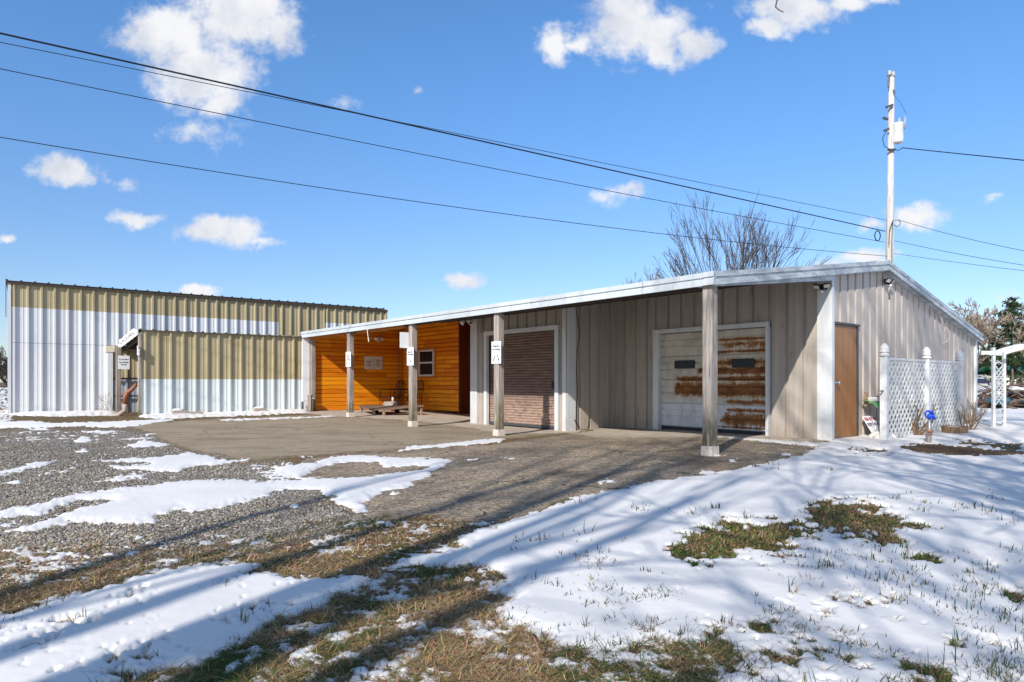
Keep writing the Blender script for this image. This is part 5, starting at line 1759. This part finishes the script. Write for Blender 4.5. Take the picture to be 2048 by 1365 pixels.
m.tube([P(.03, -.01, .495), P(.0, -.01, .53), P(-.04, -.01, .535), P(-.066, -.01, .50), P(-.064, -.01, .45), P(-.04, -.01, .43), P(-.01, -.01, .44)], [.02, .02, .018, .016, .015, .015, .014], 8)
m.tube([P(-.01, -.01, .53), P(.045, -.01, .525), P(.075, -.01, .475)], [.02, .02, .014], 8)
m.build('lever', M['blue_paint'], T, True)

# low wooden planter tub
qx, qy = gp(1909, 869)
T = thing('planter', 'low brown wooden planter tub half sunk in the snow before the lattice', 'planter', (qx, qy, 0))
m = MB('W')
ring = 18
for k in range(ring):
    t0, t1 = 2 * math.pi * k / ring, 2 * math.pi * (k + .94) / ring
    pr = [(.205, -.05), (.225, .16), (.20, .16), (.18, -.05)]
    A = [m.pt((qx + r_ * math.cos(t0), qy + r_ * math.sin(t0), z_)) for r_, z_ in pr]; B = [m.pt((qx + r_ * math.cos(t1), qy + r_ * math.sin(t1), z_)) for r_, z_ in pr]
    for i in range(4): m.face([A[i], B[i], B[(i + 1) % 4], A[(i + 1) % 4]])
    m.face(A); m.face(B[::-1])
m.build('staves', M['planter_wood'], T)
m = MB('W'); m.lathe(Vector((qx, qy, .09)), [(.19, 0), (.19, .04), (.1, .065), (.02, .07)], 16); m.build('snow_fill', M['snow'], T, True)

# ------------------------------------------------------------------ woody plants
def branch(mb, p, d, ln, r, depth, rr, up=.25, kink=.28, ratio=.72, split=(2, 3), minr=.0016, sides=None, spread=.55, tips=None):
    n = 4 if depth > 1 else 3
    pts = [p.copy()]; rad = [r]
    q = p.copy(); dd = d.normalized()
    for i in range(n):
        dd = (dd + Vector((rr.gauss(0, kink), rr.gauss(0, kink), rr.gauss(0, kink))) * .5 + Vector((0, 0, up * .3))).normalized()
        q = q + dd * ln / n
        pts.append(q.copy()); rad.append(max(minr, r * (1 - .45 * (i + 1) / n)))
    mb.tube(pts, rad, sides or (7 if r > .06 else 5 if r > .02 else 3), cap=False)
    if depth <= 0:
        if tips is not None: tips.append(q.copy())
        return
    k = rr.randint(*split)
    for j in range(k):
        fr_ = 1.0 if j == 0 else rr.uniform(.35, .95)
        i = min(int(fr_ * n), n - 1); t = fr_ * n - i
        s_ = pts[i].lerp(pts[i + 1], t) if i < n else pts[-1]
        ax = dd.orthogonal().normalized(); ax.rotate(Matrix.Rotation(rr.uniform(0, 6.283), 3, dd))
        ang = rr.uniform(.35, 1) * spread * (0.5 if j == 0 else 1.2)
        nd = dd.copy(); nd.rotate(Matrix.Rotation(ang, 3, ax))
        branch(mb, s_, nd, ln * ratio * rr.uniform(.75, 1.1), max(minr, rad[i] * (.78 if j == 0 else .6)), depth - 1, rr, up, kink, ratio, split, minr, sides, spread, tips)


def shrub(label, c, h, n, seed, cat='shrub', thick=.012, depth=3, spread=.6, group='leafless shrubs by the lattice'):
    rr = random.Random(seed)
    T = thing('bare_shrub', label, cat, tuple(c), group)
    m = MB('W')
    for k in range(n):
        t = rr.uniform(0, 6.283); r0 = rr.uniform(.0, .08)
        p = c + Vector((r0 * math.cos(t), r0 * math.sin(t), -.03))
        d = Vector((math.cos(t) * rr.uniform(.2, .75), math.sin(t) * rr.uniform(.2, .75), 1))
        branch(m, p, d, h * rr.uniform(.42, .6), thick * rr.uniform(.6, 1.3), depth, rr, .12, .25, .62, (2, 3), .0022, 4, spread)
    m.build('stems', M['stem'], T)
    return T


sx, sy = gp(1836, 873); shrub('leafless rose bush with thick forked stems left of the blue hydrant', Vector((sx, sy, 0)), .66, 7, 3, thick=.027)
sx, sy = gp(1936, 862); shrub('leafless many-stemmed shrub at the far end of the lattice', Vector((sx, sy, 0)), .66, 13, 5, thick=.015)
sx, sy = gp(1803, 878); shrub('tiny dry plant stub at the foot of the lattice beside its first post', Vector((sx, sy, 0)), .2, 4, 8, 'plant', .008, 1)
sx, sy = gp(1816, 873); shrub('small withered brown plant low against the lattice, left of the rose bush', Vector((sx, sy, 0)), .17, 5, 12, 'plant', .011, 1)
sx, sy = gp(1893, 866); shrub('thin leafless sapling just left of the wooden planter tub', Vector((sx, sy, 0)), .3, 3, 9, 'plant', .007, 2)
sx, sy = gp(1759, 876); shrub('spindly dry weed growing up the first lattice post', Vector((sx, sy, 0)), .46, 2, 10, 'plant', .006, 2)
sx, sy = gp(232, 829); shrub('tangle of dry brown stalks at the foot of the tall shed by the lean-to', Vector((*wxy(16.75, -4.75), .12)), .62, 7, 14, 'plant', .008, 3)

# garden arbour
ax_, ay_ = gp(1987, 856)
T = thing('garden_arbor', 'white garden arbor with arched top rail and lattice sides', 'arbor', (ax_, ay_, 0))
P = lambda x, y, z_: Vector((ax_ + x, ay_ + y, z_))
for x in (0, 1.35):
    for y in (0, .36):
        xo = x + (.50 if y else 0)
        m = MB('W'); m.beam(P(xo, y, -.05), P(xo, y, 1.78), .055, .055, up=(0, 1, 0)); m.build('post', M['vinyl_white'], T)
    m = MB('W')
    for k in range(9):
        t = k / 8
        for (s0, s1) in ((0, 1), (1, 0)):
            pa = P(x + .50 * s0, .36 * s0, .45 + t * .9); pq = P(x + .50 * s1, .36 * s1, .45 + t * .9 + .30)
            if t * .9 + .30 <= 1.0: m.beam(pa, pq, .012, .03)
    m.tube([P(x, 0, 1.38)] + [P(x + .50 * t, .36 * t, 1.38 + .08 * math.sin(math.pi * t)) for t in (.25, .5, .75)] + [P(x + .50, .36, 1.38)], .02, 6)
    for zz in (.12, .25, .40): m.beam(P(x, 0, zz), P(x + .50, .36, zz), .02, .03)
    m.build('side_lattice', M['vinyl_white'], T)
for y in (-.04, .40):
    m = MB('W'); pts = []
    xs = [-.30, -.05, .0, .2, .45, .675, .9, 1.15, 1.35, 1.4, 1.65]
    for i in range(len(xs) - 1):
        zf = lambda x: 1.66 + (.16 * math.sin(math.pi * min(max(x / 1.35, 0), 1)) if 0 < x < 1.35 else 0)
        m.beam(P(xs[i] + (.50 if y > 0 else 0), y, zf(xs[i])), P(xs[i + 1] + (.50 if y > 0 else 0), y, zf(xs[i + 1])), .022, .085)
    m.build('top_rail', M['vinyl_white'], T)

# ------------------------------------------------------------------ utility pole and wires
PD = 24.0
pbx = (1779 - CXP) / FPX * PD
T = thing('utility_pole', 'tall pale wooden utility pole behind the ridge with a transformer', 'utility pole', (pbx, PD, .05))
ptop = at_depth(1783, 146, PD)
m = MB('W'); m.tube([(pbx - .04, PD, -.2), (pbx, PD, 5), tuple(ptop)], [.165, .135, .095], 14); m.build('pole', M['pole_wood'], T, True)
tc = at_depth(1796, 286, PD - .1)
m = MB('W'); m.lathe(tc, [(.10, -.02), (.17, 0), (.175, .05), (.175, .62), (.19, .64), (.19, .67), (.16, .70), (.05, .72)], 18); tr = m.build('transformer', M['vinyl_white'], T, True)
m = MB('W'); m.lathe(tc + Vector((.05, 0, .70)), [(.03, 0), (.05, .03), (.03, .06), (.05, .09), (.03, .12), (.045, .15), (.02, .20)], 10); m.build('bushing', M['porcelain'], tr, True)
m = MB('W'); m.tube([tc + Vector((.24, 0, .50)), tc + Vector((.26, 0, .95))], .028, 8); m.tube([tc + Vector((.14, 0, .60)), tc + Vector((.26, 0, .55))], .018, 6); m.build('cutout', M['porcelain'], tr, True)
for dx, dz in ((-.10, -.02), (.03, -.06)):
    m = MB('W'); p = ptop + Vector((dx, -.05, dz - .12)); m.lathe(p, [(.045, 0), (.10, .03), (.06, .06), (.10, .09), (.06, .12), (.09, .15), (.04, .20)], 10); m.build('insulator', M['porcelain'], T, True)
for (x0_, y0_, x1_, y1_) in ((1766, 236, 1776, 239), (1768, 262, 1778, 258), (1776, 300, 1790, 300), (1772, 215, 1786, 210)):
    m = MB('W'); m.beam(at_depth(x0_, y0_, PD - .16), at_depth(x1_, y1_, PD - .16), .06, .07); m.build('bracket', M['dark_metal'], T)
m = MB('W')
m.tube([at_depth(1778, 150, PD - .12), at_depth(1777, 175, PD - .13)], .03, 6); m.build('bracket', M['dark_metal'], T)
m = MB('W'); m.tube([at_depth(1787, 180, PD - .12), at_depth(1789, 188, PD - .13)], .03, 6)
m.build('bracket', M['dark_metal'], T)
m = MB('W')
m.tube([at_depth(1774, 262, PD - .2), at_depth(1765, 276, PD - .2), at_depth(1768, 292, PD - .2), at_depth(1780, 300, PD - .2)], .012, 5)
m.tube([at_depth(1788, 190, PD - .15), at_depth(1800, 205, PD - .15), at_depth(1813, 228, PD - .15)], .007, 4)
m.tube([at_depth(1789, 298, PD - .2), at_depth(1796, 302, PD - .2), at_depth(1805, 296, PD - .2)], .014, 5)
for pts in ([(1778, 490), (1779, 462), (1784, 446), (1787, 440)], [(1784, 525), (1784, 480), (1785, 450), (1786, 442)]):
    m.tube([at_depth(x, y, PD - .2) for x, y in pts], .012, 5)
ctr = [(1790, 442), (1796, 440), (1801, 445), (1799, 452), (1793, 454), (1788, 450)]
m.tube([at_depth(x, y, PD - .2) for x, y in ctr], .012, 5)
m.build('riser_cable', M['wire'], T, True)


def wire(label, pl, pm, pr, dl, dr, r, sides=5, kind=None):
    """cable seen through three photo points; left end at distance dl, right end at dr"""
    A = at_depth(*pl, dl); B = at_depth(*pr, dr)
    # the point of the straight plan line that falls under the middle pixel
    t = 0.5
    lo, hi = -.5, 1.5
    for _ in range(50):
        t = (lo + hi) / 2
        q = A.lerp(B, t); px = CXP + FPX * q.x / q.y
        if px < pm[0]: lo = t
        else: hi = t
    q = A.lerp(B, t); zm = CAM_H + (HZ - pm[1]) / FPX * q.y
    dev = zm - q.z; k = dev / (t * (1 - t))
    m = MB('W'); pts = []
    ext = -.55 if pl[0] <= 0 else 0.0
    ext2 = 1.6 if pr[0] >= 2048 else 1.0
    for i in range(49):
        s_ = ext + (ext2 - ext) * i / 48
        p = A + (B - A) * s_
        p.z += k * s_ * (1 - s_)
        pts.append(p)
    m.tube(pts, r, sides)
    return tag(m.build('overhead_wire', M['wire'], None, True), label, 'wire', 'overhead wires at the utility pole')


wire('thickest black overhead cable running down to the pole', (0, 67), (1000, 291), (1770, 463), 11.0, PD, .017)
wire('thin overhead wire just below the thickest cable at the upper frame edge', (0, 85), (990, 283), (1774, 441), 12.5, PD, .008)
wire('thin overhead wire in the middle of the set, meeting the pole below the coil', (0, 138), (1000, 340), (1770, 485), 12.5, PD, .009)
wire('lowest overhead wire, passing closest above the roofs', (0, 275), (1000, 427), (1778, 513), 12.5, PD, .009)
wire('twisted black service cable leaving the pole beside the transformer', (1804, 296), (1920, 308), (2048, 321), PD, 19, .016)
wire('upper of the three thin wires leaving the pole towards the pines', (1796, 440), (1920, 474), (2048, 502), PD, 21, .008)
wire('middle of the three thin wires leaving the pole towards the pines', (1789, 482), (1920, 509), (2048, 531), PD, 21, .008)
wire('lowest of the three thin wires leaving the pole towards the pines', (1787, 507), (1920, 526), (2048, 542), PD, 21, .007)
m = MB('W')
cpts = [at_depth(1755 + 5.5 * math.cos(t), 472 + 10 * math.sin(t), PD - .4) for t in [2 * math.pi * k / 16 for k in range(33)]]
m.tube(cpts, .018, 5)
tag(m.build('cable_coil', M['wire'], None, True), 'small black coil of cable hanging beside the pole', 'cable')


# ------------------------------------------------------------------ trees
def bare_tree(label, base, h, seed, spread=.5, trunk=.18, depth=6, mat_='bark', stems=1, lean=0.35, group=None, minr=.006, ratio=.72, up=.35, first=.32, split=(2, 3), kink=.22):
    rr = random.Random(seed)
    T = thing('bare_tree', label, 'tree', tuple(base), group)
    tr = MB('W'); cr = MB('W')
    hh = h * first
    top = Vector(base) + Vector((rr.gauss(0, .15), rr.gauss(0, .15), hh))
    tr.tube([Vector(base) - Vector((0, 0, .3)), Vector(base) + Vector((0, 0, .15)), Vector(base).lerp(top, .5), top], [trunk * 1.5, trunk * 1.15, trunk, trunk * .85], 9)
    tr.build('trunk', M[mat_], T, True)
    for k in range(stems):
        t = 6.283 * (k + rr.uniform(-.3, .3)) / max(stems, 1)
        ln = lean * rr.uniform(.35, 1.2)
        branch(cr, top - Vector((0, 0, hh * .12 * rr.random())), Vector((math.cos(t) * ln, math.sin(t) * ln, 1)), h * rr.uniform(.26, .34), trunk * rr.uniform(.45, .7), depth, rr, up, kink, ratio, split, minr, None, spread)
    cr.build('crown', M[mat_], T)
    return T


def conifer(label, base, h, w_, seed, group='evergreens beyond the yard', dens=1.0):
    rr = random.Random(seed); rg = np.random.default_rng(seed)
    T = thing('pine_tree', label, 'tree', tuple(base), group)
    m = MB('W'); b = Vector(base)
    m.tube([b, b + Vector((0, 0, h * .5)), b + Vector((0, 0, h * .98))], [h * .022, h * .014, .015], 7)
    V = []; C = []
    nl = int(22 * dens)
    for i in range(nl):
        t = (i + rr.random()) / nl
        z_ = h * (.10 + .88 * t)
        L = w_ * (1 - t) ** .75 * rr.uniform(.65, 1.15) + .12
        for k in range(rr.randint(4, 6)):
            az = rr.uniform(0, 6.283); e = rr.uniform(-.05, .35)
            d = Vector((math.cos(az), math.sin(az), e))
            s_ = b + Vector((0, 0, z_)); q = s_ + d * L
            m.tube([s_, s_.lerp(q, .6) + Vector((0, 0, .02)), q], [.03, .018, .006], 3, False)
            nc = int(26 * L / w_ * dens) + 7
            tt = rg.uniform(.25, 1.05, nc); 
            pos = np.array(s_)[None] + np.array(d * L)[None] * tt[:, None] + rg.normal(0, .085 * w_ ** .5, (nc, 3)) * np.array([1, 1, .6])
            V.append(pos); C.append(np.full(nc, rr.uniform(.6, 1.25)))
    m.build('trunk', M['bark_dark'], T)
    V = np.concatenate(V); C = np.concatenate(C); n = len(V) * 3
    V = np.repeat(V, 3, 0); C = np.repeat(C, 3)
    s = rg.uniform(.09, .2, n) * (w_ / 2.4) ** .5
    d = rg.normal(0, 1, (n, 3)); d[:, 2] += .35; d /= np.linalg.norm(d, axis=1)[:, None]
    sd_ = np.cross(d, rg.normal(0, 1, (n, 3))); sd_ /= np.linalg.norm(sd_, axis=1)[:, None]
    p0 = V - sd_ * s[:, None] * .28; p1 = V + sd_ * s[:, None] * .28; p2 = V + d * s[:, None] * 1.6
    pts = np.stack([p0, p1, p2], 1).reshape(-1, 3) - np.array(base)[None]
    k = rg.uniform(.65, 1.3, n) * C
    col = np.stack([.030 * k * rg.uniform(.8, 1.6, n), .062 * k, .024 * k], 1)
    o = mesh_from('crown', pts, np.arange(n * 3).reshape(-1, 3), M['vcol'], False, {'tint': np.repeat(col, 3, 0)})
    o.parent = T; ORIGIN[o.name] = Vector(base)
    return T


def base_at(px, D):
    x = (px - CXP) / FPX * D
    return (x, D, G(x, D) - .03)


# broad bare tree behind the roof, a smaller one beside it
def fan_tree(label, base, z0, hgt, half, n, seed, group, depth=4, r0=.075):
    """many leaders fanning out from one low crotch into a rounded crown"""
    rr = random.Random(seed); b = Vector(base)
    T = thing('bare_tree', label, 'tree', tuple(b), group)
    m = MB('W'); m.tube([b - Vector((0, 0, .2)), b + Vector((0, 0, z0 * .5)), b + Vector((0, 0, z0))], [.34, .26, .24], 9); m.build('trunk', M['bark_dark'], T, True)
    c = MB('W')
    for k in range(n):
        u = (k + .5) / n * 2 - 1
        az = rr.uniform(-.5, .5)
        x = u * half * rr.uniform(.9, 1.05); zz = (hgt - z0) * math.sqrt(max(.05, 1 - .88 * u * u)) * rr.uniform(.88, 1.05)
        d = Vector((x, az * half, zz)); L = d.length
        s_ = b + Vector((u * .25, rr.gauss(0, .15), z0 * rr.uniform(.8, 1.0)))
        dd = (d.normalized() + Vector((u * .22, 0, -.12 * abs(u)))).normalized()
        branch(c, s_, dd, L * .47, r0 * rr.uniform(.7, 1.2), depth, rr, .16, .13, .64, (2, 4), .008, None, .40)
    c.build('crown', M['bark_dark'], T)


fan_tree('large spreading bare tree rising behind the main roof, left of the pole', base_at(1463, 36), 3.2, 11.6, 4.1, 22, 34, 'bare trees behind the buildings')
bare_tree('small hazy bare treetop showing behind the roof left of the large bare tree', base_at(1305, 44), 8.0, 5, .5, .15, 6, 'bark', 5, .6, 'bare trees behind the buildings', .009, .70, .3, .25)
bare_tree('pale brown bare tree with dense twigs beside the gable corner', base_at(1938, 58), 8.3, 31, .6, .16, 7, 'bark_pale', 9, .8, 'bare trees behind the buildings', .022, .70, .12, .15, (2, 3))
bare_tree('second pale bare tree, half hidden by the gable roof edge', base_at(1908, 66), 8.4, 33, .5, .15, 6, 'bark_pale', 5, .6, 'bare trees behind the buildings', .013, .70, .25, .2)
conifer('tall dark green pine with open crown beyond the arbor', base_at(2024, 55), 8.0, 2.5, 41, dens=1.35)
conifer('short bushy evergreen behind the dark blue car', base_at(1970, 118), 6.4, 3.6, 43, dens=1.2)
conifer('broad evergreen behind the green roof, nearest the arbor', base_at(2004, 130), 7.6, 3.8, 45, dens=1.2)
conifer('wide evergreen behind the green roof, at the frame edge', base_at(2046, 132), 8.2, 4.2, 47, dens=1.2)
conifer('evergreen at the frame edge beyond the tall pine', base_at(2085, 126), 8.4, 4.2, 49, dens=1.1)
for i, (px, D, h_, lb) in enumerate([(-8, 80, 4.7, 'dense dark bare tree at the far field edge beside the tall shed'), (-34, 84, 5.4, 'dark bare tree at the far field edge, left of its twin by the shed'), (12, 95, 4.6, 'dark bare tree at the far field edge, half hidden by the tall shed')]):
    bare_tree(lb, base_at(px, D), h_, 61 + i, .7, .16, 7, 'bark_dark', 7, .9, 'bare trees along the far field', .02, .74, .02, .12)
# a loose row of bare yard trees behind the viewer throws the long streaks of shade
YG = 'bare yard trees in front of the building'
bare_tree('many-stemmed bare yard tree whose trunks shade the turf and drive', (-5.35, -5.4, 0), 15, 77, .36, .26, 5, 'bark', 6, .30, YG, .010, .74, .4, .12, (2, 2), .14)
bare_tree('tall bare yard tree whose shade reaches the gable wall', (1.6, -5.8, 0), 19.5, 83, .55, .22, 6, 'bark', 7, .5, YG, .014, .74, .25, .3)
bare_tree('low wide bare yard tree behind the snowy yard', (.6, -5.4, 0), 9.5, 101, .6, .17, 5, 'bark', 7, .8, YG, .012, .76, .08, .2)
bare_tree('low bare yard tree at the right-hand end of the row', (4.0, -4.8, 0), 10.5, 107, .6, .17, 5, 'bark', 7, .8, YG, .012, .76, .08, .2)
bare_tree('bare yard tree off to the right whose shade streaks the yard', (-.6, -8.2, 0), 16, 97, .62, .2, 6, 'bark', 6, .85, YG, .012, .74, .12, .26)
m = MB('W')
m.tube([(-.6, -8.2, 5.2), (.4, -4, 5.6), (1.2, .5, 4.6), tuple(at_depth(1536, -60, 4)), tuple(at_depth(1540, -10, 4))], [.07, .05, .03, .008, .004], 5)
m.tube([at_depth(1538, -40, 4), at_depth(1556, -8, 4), at_depth(1551, 14, 4), at_depth(1557, 20, 4), at_depth(1567, 25, 4)], [.006, .005, .0045, .0035, .003], 5)
yt = [o for o in bpy.data.objects if str(o.get('label', '')).startswith('bare yard tree off')][0]
m.build('low_limb', M['bark'], yt)

# ------------------------------------------------------------------ far side of the yard: brush pile, green-roofed house, car
def heap(label, px0, px1, D, h_, seed):
    rr = random.Random(seed)
    xa = (px0 - CXP) / FPX * D; xb = (px1 - CXP) / FPX * D
    T = thing('brush_pile', label, 'brush pile', ((xa + xb) / 2, D, 0))
    m = MB('W')
    for i in range(420):
        t = rr.random(); env = math.sin(math.pi * min(max(t * .8 + .12, 0), 1)) ** .7
        x = xa + (xb - xa) * t; y = D + rr.uniform(-.9, .9)
        z_ = rr.uniform(0, h_ * env)
        ln = rr.uniform(.5, 1.5); a = rr.uniform(0, 6.283); e = rr.gauss(.1, .35)
        d = Vector((math.cos(a), math.sin(a), e)) * ln * .5
        p = Vector((x, y, z_))
        A = p - d; B = p + d
        A.z = max(A.z, .0); B.z = max(B.z, .0)
        m.tube([A, p + Vector((rr.gauss(0, .06), rr.gauss(0, .06), rr.gauss(0, .06))), B], [rr.uniform(.012, .05), rr.uniform(.012, .03), .006], 4, False)
    m.build('branches', M['bark'], T)
    m = MB('W')
    for i in range(20):
        t = (i + .5) / 20; env = math.sin(math.pi * min(max(t * .8 + .12, 0), 1)) ** .7
        m.blob((xa + (xb - xa) * t, D + rr.uniform(-.2, .3), h_ * env * .22), .55, i, .4, 2, (1, .8, .5 * env + .1))
    m.build('leaf_core', M['bark_dark'], T)
    for i in range(9):
        m = MB('W'); t = rr.random(); m.blob((xa + (xb - xa) * t, D - .5 + rr.uniform(-.3, .3), h_ * rr.uniform(.25, .75)), rr.uniform(.12, .25), i + 50, .3, 2, (1.2, 1, .4)); m.build('snow_cap', M['snow'], T, True)
    for (t, z_, s_) in ((.02, .32, .28), (.30, .30, .22), (.42, .2, .2)):
        m = MB('W'); m.blob((xa + (xb - xa) * t, D - .9, z_), s_, int(t * 100), .35, 2, (1.6, .7, .45)); m.build('tarpaulin', M['tarp'], T, True)


flat('tarp', (.03, .14, .20), .5, .4, 0, .4, 12)
heap('long heap of cut brush, snow and tarpaulin scraps beyond the arbor', 1958, 2180, 25.6, 1.0, 5)

D = 112.0
gx0 = (1999 - CXP) / FPX * D
T = thing('green_roof_house', 'low cream house with a green metal roof beyond the brush pile', 'house', (gx0 + 9, D + 4, .36))
m = MB('W'); m.beam((gx0 + .3, D + 3, 1.1), (gx0 + 20, D + 3, 1.1), 6, 2.3, up=(0, 0, 1)); m.build('wall', M['cream_wall'], T)
m = MB('W')
m.hexa([(gx0 - .2, D - .6, 2.2), (gx0 + 20.4, D - .6, 2.2), (gx0 + 20.4, D + 3, 3.62), (gx0 - .2, D + 3, 3.62), (gx0 - .2, D - .6, 2.32), (gx0 + 20.4, D - .6, 2.32), (gx0 + 20.4, D + 3, 3.74), (gx0 - .2, D + 3, 3.74)])
m.hexa([(gx0 - .2, D + 3.001, 3.62), (gx0 + 20.4, D + 3.001, 3.62), (gx0 + 20.4, D + 6.6, 2.2), (gx0 - .2, D + 6.6, 2.2), (gx0 - .2, D + 3.001, 3.74), (gx0 + 20.4, D + 3.001, 3.74), (gx0 + 20.4, D + 6.6, 2.32), (gx0 - .2, D + 6.6, 2.32)])
ro = m.build('roof', M['green_roof'], T)
m = MB('W'); m.beam((gx0 - .25, D - .64, 2.22), (gx0 + 20.45, D - .64, 2.22), .06, .2); m.build('gutter', M['trim_white'], T)
m = MB('W'); m.tube([(gx0 + 2.1, D + 3, 3.6), (gx0 + 2.1, D + 3, 4.7)], .06, 8); m.beam((gx0 + 1.7, D + 3, 4.72), (gx0 + 2.5, D + 3, 4.72), .1, .08); m.build('vent_pipe', M['trim_white'], T)

D = 108.0
cx0 = (1984 - CXP) / FPX * D
zg = .36
T = thing('parked_car', 'dark blue car parked far off between the gable corner and the arbor', 'car', (cx0 - 2.2, D, zg))
prof = [(0, .35), (.02, .62), (.35, .80), (1.25, .92), (1.95, 1.42), (3.3, 1.46), (4.1, 1.0), (4.5, .95), (4.55, .4)]
m = MB('W')
for sgn in (0,):
    A = [m.pt((cx0 - x, D - .85 + (.12 if z_ > 1 else 0), zg + z_)) for x, z_ in prof]; B = [m.pt((cx0 - x, D + .85 - (.12 if z_ > 1 else 0), zg + z_)) for x, z_ in prof]
    for i in range(len(A)): m.face([A[i], A[(i + 1) % len(A)], B[(i + 1) % len(A)], B[i]])
    m.face(A); m.face(B[::-1])
m.build('body', M['car_blue'], T)
m = MB('W'); i = [m.pt((cx0 - x, D - .80, zg + z_)) for x, z_ in [(1.45, .98), (2.02, 1.36), (2.6, 1.38), (2.6, .98)]]; m.face(i); i = [m.pt((cx0 - x, D - .80, zg + z_)) for x, z_ in [(2.7, .98), (2.7, 1.38), (3.25, 1.39), (3.8, 1.0)]]; m.face(i)
m.build('side_window', M['porcelain'], T)
for x in (.85, 3.6):
    m = MB('W'); m.tube([(cx0 - x, D - .90, zg + .33), (cx0 - x, D - .68, zg + .33)], .33, 18); wo_ = m.build('wheel', M['rubber'], T)
    m = MB('W'); m.tube([(cx0 - x, D - .915, zg + .33), (cx0 - x, D - .89, zg + .33)], .22, 14); m.build('rim', M['steel'], wo_)
